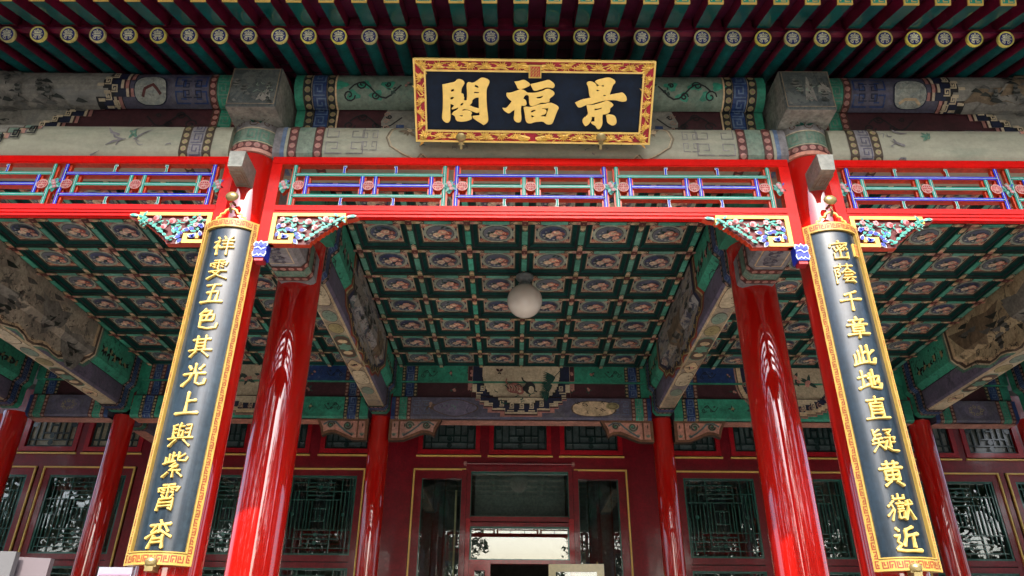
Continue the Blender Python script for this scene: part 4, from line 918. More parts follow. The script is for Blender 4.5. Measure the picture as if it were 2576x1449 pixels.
def frieze(x0, x1, units, flowers, label, lotus=(True, True)):
    """x0,x1: outer edges at the columns; units: (left upright, right upright, outer colour)"""
    t = thing('hanging_frieze', label, 'lattice frieze', ((x0+x1)/2, YF, ZB0), 'lattice friezes between the front columns')
    pw = .075
    mb = MB(); mb.box(x0, x1, YF, YF+TH, ZT0, ZT1, 'red_frame', bottom='orange_red'); mb.box(x0+.003, x1-.003, YF-.004, YF, ZT0+.008, ZT1-.012, 'red_frame'); mb.build('top_rail', t)
    mb = MB(); mb.box(x0+pw, x1-pw, YF, YF+TH, ZB0, ZB1, 'red_frame'); mb.box(x0+pw, x1-pw, YF-.006, YF-.0005, ZB0+.022, ZB1-.004, 'red_frame'); mb.box(x0+pw+.2, x1-pw-.2, YF+.008, YF+TH-.006, ZB0-.022, ZB0, 'red_frame'); mb.build('bottom_rail', t)
    for i, (a, b) in enumerate(((x0, x0+pw), (x1-pw, x1))):
        mb = MB(); mb.box(a, b, YF-.002, YF+TH+.002, 4.20, ZT0, 'red_frame', **{('right' if i == 0 else 'left'): 'orange_red'}); mb.build('end_post', t)
        if lotus[i]:
            m = MB(); cx = (a+b)/2; S = Flat((0, YF-.02, 0), (1, 0, 0), (0, 0, 1)); S.N = Vector((0, -1, 0))
            m.box(a-.004, b+.004, YF-.018, YF+TH+.01, 4.085, 4.205, 'carve_blue'); m.box(a+.008, b-.008, YF-.01, YF+TH, 4.062, 4.085, 'medal_red')
            for k, (dx, dz, r, al) in enumerate(((-.022, .03, .05, 1.9), (.022, .03, .05, 1.2), (0, .035, .05, 1.57), (-.02, -.02, .05, 4.3), (.022, -.02, .05, 5.0), (0, -.01, .05, 4.7))):
                for rr, mm, hh in ((r, 'bar_white', 0), (r*.8, 'carve_blue', .002)): leaf(m, S, cx+dx, 4.145+dz*.5, rr, al, mm, .75, hh+.0005*k)
            m.line(S, [(a, 4.15), (cx-.01, 4.16), (cx+.01, 4.14), (b, 4.155)], .006, .006, 'bar_white'); m.build('lotus_drop', t)
    for u0, u1, oc in units:
        ic = 'bar_blue' if oc == 'bar_green' else 'bar_green'
        for x in (u0, u1): fbar(t, x, ZB1, x, ZT0, oc)
        fbar(t, u0, ZM[0], u1, ZM[0], oc); fbar(t, u0, ZM[2], u1, ZM[2], oc)
        m = (u0+u1)/2; s = .092
        xs = (u0+s, m-.047, m+.047, u1-s)
        for x in xs: fbar(t, x, ZM[2]+.013, x, ZM[0]-.013, ic)
        fbar(t, xs[0]+.013, ZM[1], xs[1]-.013, ZM[1], ic); fbar(t, xs[2]+.013, ZM[1], xs[3]-.013, ZM[1], ic)
        for x in (u0+.042, m, u1-.042): link('longevity_medallion', MEDAL, t, (x, YF+.028, ZM[1]-.008))
        for dx in (-.18, .18):
            for zz in (4.820, 4.556):
                o = link('scroll_peg', PEG[ic], t, (m+dx, YF+.03, zz)); o.scale.x = 1 if dx < 0 else -1
    for x in flowers: link('carved_flower', KNOT, t, (x, YF+.025, ZM[1]-.01))
    return t
G_, B_ = 'bar_green', 'bar_blue'
frieze(-1.845, 1.845, [(-1.675, -.607, G_), (-.520, .527, B_), (.613, 1.690, G_)], [-1.735, -.565, .570, 1.752], 'red lattice frieze with blue and green bars below the name plaque')
frieze(-5.75, -2.105, [(-3.313, -2.255, B_), (-4.45, -3.40, G_), (-5.59, -4.54, B_)], [-2.20, -3.357, -4.495], 'red lattice frieze left of the left couplet board', (False, False))
frieze(2.105, 5.75, [(2.255, 3.313, B_), (3.40, 4.45, G_), (4.54, 5.59, B_)], [2.20, 3.357, 4.495], 'red lattice frieze right of the right couplet board', (False, False))
# ------------------------------------------------------------------ carved brackets (spandrels)
def spandrel(xc, sg, label):
    """xc = corner x by the post, sg = direction away from it"""
    r = random.Random(int(xc*100)); t = thing('carved_bracket', label, 'bracket', (xc, YF, 4.2), 'carved peach brackets in the frieze corners')
    L, H, z1 = .60, .245, 4.443; yb = YF-.002; th = .045
    edge = [(.10, 0), (.275, 0)]
    for i in range(8):
        a = .275+(.49-.275)*(i+.5)/8; b = .0+(.185)*((i+.5)/8)**.85; edge.append((a, b+.012)); a = .275+(.49-.275)*(i+1)/8; b = .185*((i+1)/8)**.85; edge.append((a, b))
    edge += [(.505, .20), (.545, .208), (.58, .222), (.60, .236), (.595, .243)]
    out = [(0, 0)]+edge+[(0, .245)]
    P2 = [(xc+sg*a, z1-H+b) for a, b in out]; n = len(P2)
    mb = MB(); f = [(x, yb+.012, z) for x, z in P2]; b = [(x, yb+.012+th, z) for x, z in P2]
    mb.mesh(f+b, [(k, (k+1) % n, n+(k+1) % n, n+k) for k in range(n)], 'orange_red')
    S = Flat((0, yb+.012, 0), (1, 0, 0), (0, 0, 1)); S.N = Vector((0, -1, 0)); mb.decal(S, P2, 0, 'back_red'); mb.build('pierced_board', t)
    q = lambda a, b: (xc+sg*a, z1-H+b)
    def slab(mb, a0, a1, b0, b1, y0=-.006, m='gold_pale'): 
        x0, x1 = sorted((xc+sg*a0, xc+sg*a1)); mb.box(x0, x1, yb+y0, yb+.05, z1-H+b0, z1-H+b1, m, bottom='orange_red')
    mb = MB(); slab(mb, 0, .50, .218, .243); slab(mb, .0, .030, .0, .218); slab(mb, .47, .505, .185, .2178); slab(mb, .030, .165, -.002, .024, -.0065)
    slab(mb, .135, .165, .0242, .075, -.0062); slab(mb, .06, .1348, .055, .075, -.0064); slab(mb, .06, .08, .035, .0548, -.0066); mb.build('gilt_edging', t)
    mb = MB()
    def lf(a, b, L_, ang, m1, m2, h, w=.5):
        for rr, mm, hh in ((L_, m2, h), (L_*.82, m1, h+.003)): leaf(mb, S, *q(a, b), rr, ang if sg > 0 else PI-ang, mm, w, hh)
    # winding stems
    for k in range(5):
        pts = [q(.06+.075*k+.1*tt, .19-.012*k+.018*math.sin(tt*6+k)) for tt in (0, .25, .5, .75, 1)]; mb.line(S, pts, .008, .008+.001*k, 'leaf_green')
    cnt = 0
    while cnt < 42:
        a = .045+r.random()*.44; lim = 0.012 if a < .275 else .185*((a-.275)/.215)**.85+.01
        b = lim+r.random()*(.212-lim)
        if a < .18 and b < .085: continue
        cnt += 1; lf(a, b, .036+.012*r.random(), r.random()*2*PI, 'leaf_green', 'leaf_pale', .006+.0004*cnt, .42)
    for i in range(9):       # leaves along the lower edge
        tt = i/8; a = .26+.22*tt; b = .018+.172*tt**.85; lf(a-.012, b+.004, .042, .55, 'leaf_green', 'leaf_pale', .022+.0005*i, .5)
    for a, b, ang in ((.05, .13, .4), (.05, .11, 1.5), (.10, .105, .3), (.13, .10, .1), (.17, .08, -.4), (.18, .05, -.3), (.17, .03, -.9), (.045, .05, 1.2), (.09, .045, .3), (.105, .035, 2), (.2, .1, .2)): lf(a, b, .05, ang, 'carve_blue', 'bar_white', .020, .55)
    lf(.515, .222, .06, .12, 'leaf_green', 'leaf_pale', .01, .4); lf(.505, .215, .05, .3, 'leaf_pale', 'bar_white', .012, .4); mb.build('carved_leaves', t, kind='stuff')
    mb = MB()
    for a, b, rr in ((.075, .185, .020), (.165, .180, .021), (.09, .135, .018)):
        flower(mb, S, *q(a, b), rr, 'petal_pink', 'medal_red', 5, .030); 
    for a, b, rr in ((.255, .165, .023), (.37, .19, .020), (.305, .12, .020), (.41, .17, .014)):
        mb.disc(S, *q(a, b), rr, .032, 'petal_pink', 12); mb.disc(S, *q(a+.006, b-.005), rr*.55, .036, 'medal_red', 8)
    mb.build('carved_peaches', t, kind='stuff'); return t
spandrel(-1.768, 1, 'peach and leaf bracket inside the central bay, beside the left column')
spandrel(1.768, -1, 'peach and leaf bracket inside the central bay, beside the right column')
spandrel(-2.185, -1, 'peach and leaf bracket to the left of the left couplet board')
spandrel(2.185, 1, 'peach and leaf bracket to the right of the right couplet board')
# ------------------------------------------------------------------ couplet boards
STROKES = {
'祥': '22,8 30,18|10,32 34,26 12,60|24,48 24,95|30,50 38,60|52,6 58,18|86,3 72,20|46,28 94,23|50,44 90,40|42,63 97,57|70,24 70,98',
'雯': '28,8 72,6|12,22 14,34|16,22 87,17 80,32|50,8 50,42|28,28 37,33|28,39 37,43|62,26 71,29|62,37 71,41|48,46 54,54|14,63 88,58|62,60 42,82 10,98|32,67 60,86 94,97',
'五': '20,12 80,8|52,10 38,88|26,47 74,42 68,88|4,91 96,88',
'色': '40,3 17,28|34,16 66,12 56,30|26,35 78,30 74,56|50,34 48,56|28,58 74,56|24,35 24,86 60,94 92,88 95,70',
'其': '14,22 86,18|32,5 32,66|66,3 66,66|32,37 66,36|32,52 66,51|4,69 97,65|36,74 14,97|60,73 88,96',
'光': '50,3 50,42|24,14 34,28|82,9 68,28|6,48 93,43|40,46 33,72 6,95|60,46 60,84 76,92 94,86 96,68',
'上': '46,4 45,88|46,42 80,37|6,91 95,88',
'與': '16,16 20,60|14,16 32,12|18,32 32,30|18,46 32,44|46,6 42,24 42,58|42,20 60,18|42,38 58,36 56,58|68,14 86,12 82,60|68,30 82,28|68,45 82,44|4,67 97,62|36,72 12,96|64,72 90,96',
'紫': '26,10 26,40|40,4 40,40|40,20 54,16|12,22 14,42|6,46 52,38|84,10 64,24|62,4 62,34 90,36 94,22|56,46 36,58 62,58|66,52 36,73 78,72|52,72 52,98|32,80 14,96|68,80 88,96',
'霄': '28,6 72,4|12,17 15,30|14,18 90,13 80,28|50,6 50,36|28,23 38,27|28,33 38,36|62,21 71,25|62,31 71,35|50,41 50,54|30,43 37,52|72,42 64,52|26,58 21,98|26,58 75,54 75,96 64,90|28,71 72,69|28,83 72,81',
'齊': '48,2 54,12|14,20 88,14|36,22 22,44|50,20 50,44|66,18 82,42|44,40 4,63|54,38 96,60|34,56 18,98|66,54 70,98|34,66 66,64|32,79 66,77',
'密': '48,2 52,10|14,16 8,32|14,18 90,14 80,30|24,36 28,50|40,30 46,50 66,52 70,42|54,28 60,38|74,26 30,58|78,40 84,50|50,56 50,90|22,68 22,94|22,94 82,92|82,66 82,97',
'蔭': '8,14 92,10|34,2 34,22|66,2 66,22|8,30 28,28 16,44 28,56 16,66|8,30 8,98|62,26 36,48|64,28 96,50|50,45 78,43|46,60 82,58|38,75 94,70|60,75 44,92 82,90|74,80 90,97',
'千': '78,7 24,23|4,49 97,43|50,20 50,99',
'章': '48,1 52,10|18,18 82,14|34,24 38,32|66,22 60,32|6,39 95,34|28,46 28,70|28,46 73,44 72,70|28,58 72,56|28,70 72,68|4,84 97,79|50,70 50,100',
'此': '26,30 26,84|42,8 42,82|42,42 58,37|10,46 10,86|2,92 58,80|94,28 68,48|66,6 66,84 90,86 96,64',
'地': '2,42 38,35|20,12 20,80|0,88 42,72|42,47 90,34 86,64 76,60|64,8 64,74|50,24 50,84 90,88 97,68',
'直': '14,18 87,12|50,1 50,28|26,30 26,90|26,30 75,28 75,90|30,44 72,43|30,58 72,57|30,72 72,71|2,94 98,90',
'疑': '36,6 14,18|12,4 12,28 40,25|16,34 4,50|14,44 42,40|2,61 46,56|26,44 24,66 2,93|28,66 46,86|54,8 86,5 66,26|62,18 74,30|52,40 94,36 88,46|70,42 70,78|70,58 90,56|58,52 44,86|52,76 72,90 99,92',
'黃': '18,16 82,12|36,3 36,28|64,3 64,28|4,33 96,28|24,42 24,76|24,42 77,40 76,76|50,30 50,76|24,59 76,57|24,76 76,75|38,82 16,98|62,82 86,98',
'嶽': '50,0 50,16|30,6 30,18|30,19 72,17|72,4 72,18|28,26 6,46|16,32 27,60 13,97|24,56 0,80|48,26 52,31|36,37 64,35|40,47 60,46|40,57 60,56|40,66 40,90|40,66 61,64 60,90|40,90 60,88|66,43 98,38|80,26 78,62 62,96|80,58 99,95|88,24 95,32',
'近': '14,8 24,18|6,36 24,34 13,56 25,66 6,84|6,84 36,90 99,90|78,6 48,17|48,18 46,44 34,72|50,37 94,31|74,34 74,78'}
def brush(mb, S, pts, w, hgt, m):
    """one raised brush stroke with a domed section and round ends"""
    # resample
    seg = []; tot = sum(math.dist(a, b) for a, b in zip(pts, pts[1:])); st = max(w*.9, tot/14); cur = []
    for a, b in zip(pts, pts[1:]):
        n = max(1, int(math.dist(a, b)/st)); cur += [(a[0]+(b[0]-a[0])*i/n, a[1]+(b[1]-a[1])*i/n) for i in range(n)]
    cur.append(pts[-1]); n = len(cur); rows = []
    dx0, dy0 = cur[1][0]-cur[0][0], cur[1][1]-cur[0][1]; l = math.hypot(dx0, dy0) or 1; d0 = (dx0/l, dy0/l)
    dx1, dy1 = cur[-1][0]-cur[-2][0], cur[-1][1]-cur[-2][1]; l = math.hypot(dx1, dy1) or 1; d1 = (dx1/l, dy1/l)
    seq = [((cur[0][0]-d0[0]*w*.5, cur[0][1]-d0[1]*w*.5), .45, d0)]
    for i, p in enumerate(cur):
        a = cur[max(i-1, 0)]; b = cur[min(i+1, n-1)]; dx, dy = b[0]-a[0], b[1]-a[1]; l = math.hypot(dx, dy) or 1
        t = i/(n-1); k = 1.12-.34*math.sin(PI*t)+(.1 if t > .7 else 0); seq.append((p, k, (dx/l, dy/l)))
    seq.append(((cur[-1][0]+d1[0]*w*.45, cur[-1][1]+d1[1]*w*.45), .4, d1))
    for p, k, d in seq:
        nx, ny = -d[1], d[0]; rows.append([S.pt(p[0]+nx*w*k*c, p[1]+ny*w*k*c, h*hgt) for c, h in ((-1, -.3), (-.95, .55), (-.5, 1), (.5, 1), (.95, .55), (1, -.3))])
    base = len(mb.v); k = mb.mi(m)
    for r_ in rows: mb.v += [tuple(q) for q in r_]
    for i in range(len(rows)-1):
        for j in range(5): mb.f.append((base+i*6+j, base+i*6+j+1, base+(i+1)*6+j+1, base+(i+1)*6+j)); mb.m.append(k)
    mb.f.append(tuple(base+j for j in range(6))); mb.m.append(k); mb.f.append(tuple(base+(len(rows)-1)*6+j for j in range(5, -1, -1))); mb.m.append(k)
def couplet(sx, text, zs, label):
    cx, cyy, R = sx*FX, 4.35, .222; z0, z1 = 2.150, 4.345; rot = -sx*.06
    class Cc(Cyl):
        def pt(s, u, v, h=0): return Cyl.pt(s, u+rot*0, v, h)
    S = Cyl(cx, cyy, R, 1.0, .03); t = thing('couplet_board', label, 'couplet board', (cx, cyy-R, z0), 'gilt-framed couplet boards')
    U = .192; bw = .040
    mb = MB()
    # curved body with edges
    def slab(u0, u1, v0, v1, h0, h1, m, side=None):
        n = max(2, int((u1-u0)/.02)); us = [u0+(u1-u0)*i/n for i in range(n+1)]; side = side or m
        for a, b in zip(us, us[1:]):
            mb.poly([S.pt(a, v0, h1), S.pt(b, v0, h1), S.pt(b, v1, h1), S.pt(a, v1, h1)], m)
            mb.poly([S.pt(a, v0, h0), S.pt(b, v0, h0), S.pt(b, v0, h1), S.pt(a, v0, h1)], side); mb.poly([S.pt(a, v1, h0), S.pt(b, v1, h0), S.pt(b, v1, h1), S.pt(a, v1, h1)], side)
            mb.poly([S.pt(a, v0, h0), S.pt(b, v0, h0), S.pt(b, v1, h0), S.pt(a, v1, h0)], side)
        for u in (u0, u1): mb.poly([S.pt(u, v0, h0), S.pt(u, v0, h1), S.pt(u, v1, h1), S.pt(u, v1, h0)], side)
    slab(-U+.01, U-.01, z0+.01, z1-.01, -.025, 0, 'board_black'); mb.build('dark_field', t, 30)
    mb = MB()
    for u0, u1, v0, v1 in ((-U, U, z0, z0+.062), (-U, U, z1-.062, z1), (-U, -U+bw, z0+.062, z1-.062), (U-bw, U, z0+.062, z1-.062)): slab(u0, u1, v0, v1, -.028, .016, 'gold_couplet')
    for u0, u1, v0, v1 in ((-U+bw, U-bw, z0+.062, z0+.068), (-U, -U+.008, z0, z1), (U-.008, U, z0, z1), (-U+bw-.008, -U+bw, z0+.062, z1-.062), (U-bw, U-bw+.008, z0+.062, z1-.062)): slab(u0, u1, v0, v1, .0, .021, 'gold_couplet')
    mb.build('gilt_frame', t, 30)
    mb = MB(); st = .048; fr = [(.1, .05), (.9, .05), (.9, .95), (.55, .95), (.55, .6), (.3, .6), (.3, .95)]
    def fret(u, v, w, h_, k, vert):
        pts = [(.15, .9), (.15, .12), (.85, .12), (.85, .9)]; pts2 = [(.4, .9), (.4, .5), (.62, .5)]
        for pp in (pts, pts2):
            q = [((1-b if k else b), a) if vert else (a, (1-b if k else b)) for a, b in pp]
            mb.line(S, [(u+a*w, v+b*h_) for a, b in q], .0058, .0175, 'gold_shadow')
    n = int((z1-z0-.02)/st); st = (z1-z0-.02)/n
    for i in range(n):
        for u in (-U+.009, U-bw+.009): fret(u, z0+.01+i*st, bw-.018, st, i % 2, True)
    m_ = 9; sw = (2*U-2*bw)/m_
    for i in range(m_):
        fret(-U+bw+i*sw, z0+.010, sw, .042, i % 2, False); fret(-U+bw+i*sw, z1-.052, sw, .042, i % 2, False)
    mb.build('fret_carving', t, kind='stuff')
    for ch, z in zip(text, zs):
        mb = MB(); sz = .150 if sx < 0 else .145; raw = STROKES[ch].split('|'); w = (.0118 if len(raw) < 8 else (.0102 if len(raw) < 12 else .0082))
        r = random.Random(ord(ch))
        for i, s in enumerate(raw):
            pts = [tuple(map(float, p.split(','))) for p in s.split()]
            pts = [((x-50)/100*sz*.96, z+(50-y)/100*sz+(x-50)/100*sz*.04) for x, y in pts]
            brush(mb, S, pts, w*.84*(.9+.2*r.random()), .0105+.0006*i, 'gold_char')
        mb.build('character', t, 50)
    if sx > 0:
        mb = MB(); slab(U-bw-.050, U-bw-.012, 4.095, 4.19, 0, .012, 'gold_pale')
        for i in range(3):
            for j in range(2): meander(mb, S, U-bw-.048+.017*j, 4.10+.03*i, .016, .026, 'medal_red', .16, .014)
        mb.build('seal', t)
        mb = MB()
    # carved loop on top, brass hook above, brass shoe below
    mb = MB(); pts = [(-.10, 0), (-.098, .026), (-.075, .028), (-.07, .05), (-.045, .053), (-.035, .075), (-.012, .085), (.012, .085), (.035, .075), (.045, .053), (.07, .05), (.075, .028), (.098, .026), (.10, 0)]
    mb.tube([S.pt(a, z1+b-.002, 0) for a, b in pts], .0085, 'gold', 6); mb.build('carved_loop', t, 40)
    mb = MB(); hk = [S.pt(0, z1+.052, .0), S.pt(0, z1+.075, .03), S.pt(0, z1+.105, .028), S.pt(0, z1+.135, .0), S.pt(0, z1+.14, -.04)]
    mb.tube(hk, .009, 'brass_dark', 8); mb.build('hook', t, 40)
    mb = MB(); kn = [(0, -.03, .0), (0, -.024, .03), (0, -.012, .041), (0, 0, .044)]
    c = S.pt(0, z1+.16, .03); prof = [(.001, 0), (.028, .004), (.042, .016), (.044, .028), (.034, .038), (.018, .045), (.012, .06)]
    rg = []; nn = 18
    for r_, d in prof: rg.append([(c.x+r_*math.cos(2*PI*k/nn), c.y-.03+d, c.z+r_*.82*math.sin(2*PI*k/nn)) for k in range(nn)])
    for a, b in zip(rg, rg[1:]): mb.mesh(a+b, [(k, (k+1) % nn, nn+(k+1) % nn, nn+k) for k in range(nn)], 'brass')
    mb.build('knob', t, 40)
    mb = MB(); c = S.pt(0, z0+.014, .03); rg = []
    for r_, d in prof[:6]: rg.append([(c.x+r_*.75*math.cos(2*PI*k/nn), c.y-.012+d, c.z+r_*.6*math.sin(2*PI*k/nn)) for k in range(nn)])
    for a, b in zip(rg, rg[1:]): mb.mesh(a+b, [(k, (k+1) % nn, nn+(k+1) % nn, nn+k) for k in range(nn)], 'brass')
    mb.box(c.x-.022, c.x+.022, c.y, c.y+.07, z0-.035, z0-.010, 'brass'); mb.box(c.x-.03, c.x+.03, c.y+.01, c.y+.06, z0-.012, z0, 'brass'); mb.build('brass_shoe', t, 40)
    return t
def zlist(pts): return [P(x, y, 4.12).z for x, y in pts]
couplet(-1, '祥雯五色其光上與紫霄齊', zlist([(562, 617), (549, 676), (534, 737), (524, 802), (503, 870), (490, 942), (468, 1014), (447, 1092), (425, 1168), (415, 1250), (393, 1343)]), 'curved black couplet board on the left column, beginning with the character 祥')
couplet(1, '密蔭千章此地直疑黃嶽近', zlist([(2113, 628), (2132, 687), (2144, 755), (2163, 823), (2178, 893), (2197, 954), (2213, 1026), (2232, 1108), (2250, 1190), (2275, 1276), (2291, 1357)]), 'curved black couplet board on the right column, beginning with the character 密')
# ------------------------------------------------------------------ name plaque, leaning forward from the tie beam
YT, YBt = 3.655, 4.085
tl, tr = P(1039, 147, YT), P(1652, 154, YT); bl, br = P(1047, 355, YBt), P(1632, 364, YBt)
cu = ((tr-tl).normalized()+(br-bl).normalized()).normalized(); ctr = (tl+tr+bl+br)/4
cv = ((tl+tr)-(bl+br)).normalized(); cv = (cv-cu*cv.dot(cu)).normalized(); cn = cu.cross(cv)*1.0
if cn.y > 0: cn = -cn
HWp = ((tr-tl).length+(br-bl).length)/4; HHp = ((tl+tr)/2-(bl+br)/2).length/2
PS = Flat(ctr, cu, cv, cn)
def on_plaque(x, y):
    d = ray(x, y); t = (ctr-CAM).dot(cn)/d.dot(cn); q = CAM+d*t-ctr; return (q.dot(cu), q.dot(cv))
plq = thing('name_plaque', 'dark blue plaque with three gold characters in a red and gilt lotus frame', 'plaque', tuple(ctr))
def pbox(mb, u0, u1, v0, v1, h0, h1, m):
    p = [PS.pt(u, v, h) for h in (h0, h1) for u, v in ((u0, v0), (u1, v0), (u1, v1), (u0, v1))]
    mb.mesh(p, [(3, 2, 1, 0), (4, 5, 6, 7), (0, 1, 5, 4), (1, 2, 6, 5), (2, 3, 7, 6), (3, 0, 4, 7)], m)
fwid = .083
mb = MB(); pbox(mb, -HWp+.004, HWp-.004, -HHp+.004, HHp-.004, -.075, -.012, 'plaque_blue'); mb.build('dark_board', plq)
mb = MB()
for u0, u1, v0, v1 in ((-HWp+.008, HWp-.008, HHp-fwid, HHp-.01), (-HWp+.008, HWp-.008, -HHp+.01, -HHp+fwid), (-HWp+.01, -HWp+fwid, -HHp+fwid+.001, HHp-fwid-.001), (HWp-fwid, HWp-.01, -HHp+fwid+.001, HHp-fwid-.001)): pbox(mb, u0, u1, v0, v1, -.06, .0, 'crimson')
mb.build('red_ground', plq)
mb = MB(); e = .012
for a, b, k in ((HWp, HHp, .016), (HWp-fwid+e, HHp-fwid+e, .010)):
    for u0, u1, v0, v1 in ((-a, a, b-e, b), (-a, a, -b, -b+e), (-a, -a+e, -b+e, b-e), (a-e, a, -b+e, b-e)): pbox(mb, u0, u1, v0, v1, -.07, k, 'gold')
mb.build('gilt_moulding', plq)
def relief_petal(mb, u, v, L, ang, w, h, m='gold'):
    c, s = math.cos(ang), math.sin(ang); q = lambda x, y, z: PS_.pt(u+(c*x-s*y)*L, v+(s*x+c*y)*L, z)
    p = [q(0, -w*.3, 0), q(.5, -w*.5, .0), q(1, 0, h*.3), q(.5, w*.5, 0), q(0, w*.3, 0), q(0, 0, h), q(.5, 0, h)]
    mb.mesh(p, [(0, 1, 6, 5), (1, 2, 6), (2, 3, 6), (3, 4, 5, 6)], m)
PS_ = Flat((0, 0, 0), cu, cv, cn)
def lotus_mesh(seed):
    mb = MB(); r = random.Random(seed)
    for k in range(9):
        a = PI/2+(k-4)*.42+(r.random()-.5)*.15; relief_petal(mb, 0, -.012, .048+.012*r.random(), a, .34, .012+.001*k)
    for k in range(3): relief_petal(mb, (k-1)*.008, -.018, .030, PI/2+(k-1)*.35, .8, .022)
    n = 10; c = [PS_.pt(.016*math.cos(2*PI*k/n), -.012+.013*math.sin(2*PI*k/n), .008) for k in range(n)]+[PS_.pt(0, -.010, .026)]
    mb.mesh(c, [(k, (k+1) % n, n) for k in range(n)], 'gold')
    for sg in (-1, 1): relief_petal(mb, sg*.012, -.022, .05+.02*r.random(), (0 if sg > 0 else PI)+sg*(.3*r.random()-.1), .3, .010)
    o = mb.build('lotus_carving'); me = o.data; bpy.data.objects.remove(o); return me
LOT = [lotus_mesh(s) for s in range(4)]
def place_lotus(u, v, a, i, s=1):
    o = link('lotus_carving', LOT[i % 4], plq, PS.pt(u, v, 0)); o.rotation_euler = Matrix.Rotation(a, 4, cn).to_euler(); o.scale = (s, s, s)
cw_ = (fwid)/2
for i in range(15):
    u = -HWp+.058+(2*HWp-.116)*i/14
    if abs(i-7) < 1: continue
    corner = i in (0, 14)
    place_lotus(u, HHp-cw_-.002, (-.8*(1 if i == 0 else -1) if corner else (PI if i in (3, 6, 9, 12) else .15*math.sin(i*2.3)))*(1 if cn.dot(Vector((0, -1, 0))) > 0 else -1), i, 1.0 if corner else .84)
    if i not in (4, 10): place_lotus(u, -HHp+cw_+.002, (.8 if i == 0 else -.8) if corner else (PI if i in (4, 5, 9, 10) else .2*math.sin(i*1.7)), i+1, 1.0 if corner else .84)
    else: place_lotus(u, -HHp+cw_+.002, 0, i, .98)
for i in range(5):
    v = -HHp+.12+(2*HHp-.24)*i/4
    for sg in (-1, 1): place_lotus(sg*(HWp-cw_), v, .7*(-1)**i, i+2, .72)
mb = MB()      # tendrils between the flowers and the two bats at mid-length
for v in (HHp-cw_, -HHp+cw_):
    for i in range(14):
        u = -HWp+.06+(2*HWp-.12)*(i+.5)/14
        if abs(u) < .07 and v > 0: continue
        relief_petal(mb, u-.02, v+.018*math.sin(i*2), .06, .5*math.sin(i*3.1), .16, .011); relief_petal(mb, u, v-.015*math.cos(i*2.3), .035, 2+i, .3, .009)
for sg in (-1, 1):
    for i in range(6):
        v = -HHp+.09+(2*HHp-.18)*(i+.5)/6; relief_petal(mb, sg*(HWp-cw_)+.014*math.sin(i*2.1), v, .05, PI/2+.6*math.sin(i*2.7), .2, .011)
        relief_petal(mb, sg*(HWp-cw_), v, .036, i*2.2, .3, .010)
for v in (-HHp+cw_, HHp-cw_):
    for sg in (-1, 1):
        for k in range(4): relief_petal(mb, sg*.02, v-.01, .085-.012*k, (0 if sg > 0 else PI)+sg*(.25-.28*k), .3, .016+.001*k)
# vines at plaque position
o = mb.build('carved_tendrils', plq, kind='stuff'); o.location = ctr-plq.location+cn*.0015
mb = MB()
cs = on_plaque(1346, 179.5); pbox(mb, cs[0]-.043, cs[0]+.043, cs[1]-.043, cs[1]+.043, 0, .024, 'gold_pale'); pbox(mb, cs[0]-.033, cs[0]+.033, cs[1]-.033, cs[1]+.033, .0, .026, 'medal_red')
for i in range(3):
    for j in range(3):
        for k, pp in enumerate(([(0, 0), (0, .9), (.4, .9)], [(.4, 0), (.8, 0), (.8, .7)])):
            mb.line(PS, [(cs[0]-.029+.020*i+a*.017, cs[1]-.029+.020*j+b*.017) for a, b in pp], .0032, .029, 'gold_pale')
mb.build('seal', plq)
def zoomed(ox, oy, k, pts): return [on_plaque(*( (ox+x/k)*.63889, (oy+y/k)*.63889)) for x, y in pts]
def glyph(parts, ox, oy, k):
    """carved character: outlines with counters, bevelled edge"""
    cu_ = bpy.data.curves.new('character', 'CURVE'); cu_.dimensions = '2D'; cu_.fill_mode = 'BOTH'; cu_.extrude = .010; cu_.bevel_depth = .004; cu_.bevel_resolution = 2; cu_.offset = -.003
    for pts in parts:
        q = zoomed(ox, oy, k, pts); sp = cu_.splines.new('BEZIER'); sp.bezier_points.add(len(q)-1)
        for bp, (a, b) in zip(sp.bezier_points, q): bp.co = (a, b, 0); bp.handle_left_type = bp.handle_right_type = 'AUTO'
        for i, bp in enumerate(sp.bezier_points):
            a, b, c = q[i-1], q[i], q[(i+1) % len(q)]; v1 = (b[0]-a[0], b[1]-a[1]); v2 = (c[0]-b[0], c[1]-b[1])
            d = (v1[0]*v2[0]+v1[1]*v2[1])/((math.hypot(*v1)*math.hypot(*v2)) or 1)
            if d < .45: bp.handle_left_type = bp.handle_right_type = 'VECTOR'
        sp.use_cyclic_u = True; sp.resolution_u = 5
    ob = bpy.data.objects.new('tmp', cu_); C.objects.link(ob); bpy.context.view_layer.update()
    me = bpy.data.meshes.new_from_object(ob.evaluated_get(bpy.context.evaluated_depsgraph_get())); bpy.data.objects.remove(ob)
    M4 = Matrix((tuple(cu)+(0,), tuple(cv)+(0,), tuple(cn)+(0,), (0, 0, 0, 1))).transposed()
    me.transform(M4); me.name = 'character'; me.materials.clear(); me.materials.append(MAT['gold_leaf']); me.materials.append(MAT['char_side'])
    for p in me.polygons: p.material_index = 1 if abs(p.normal.dot(cn)) < .15 else 0; p.use_smooth = False
    o = link('character', me, plq, ctr+cn*.004)
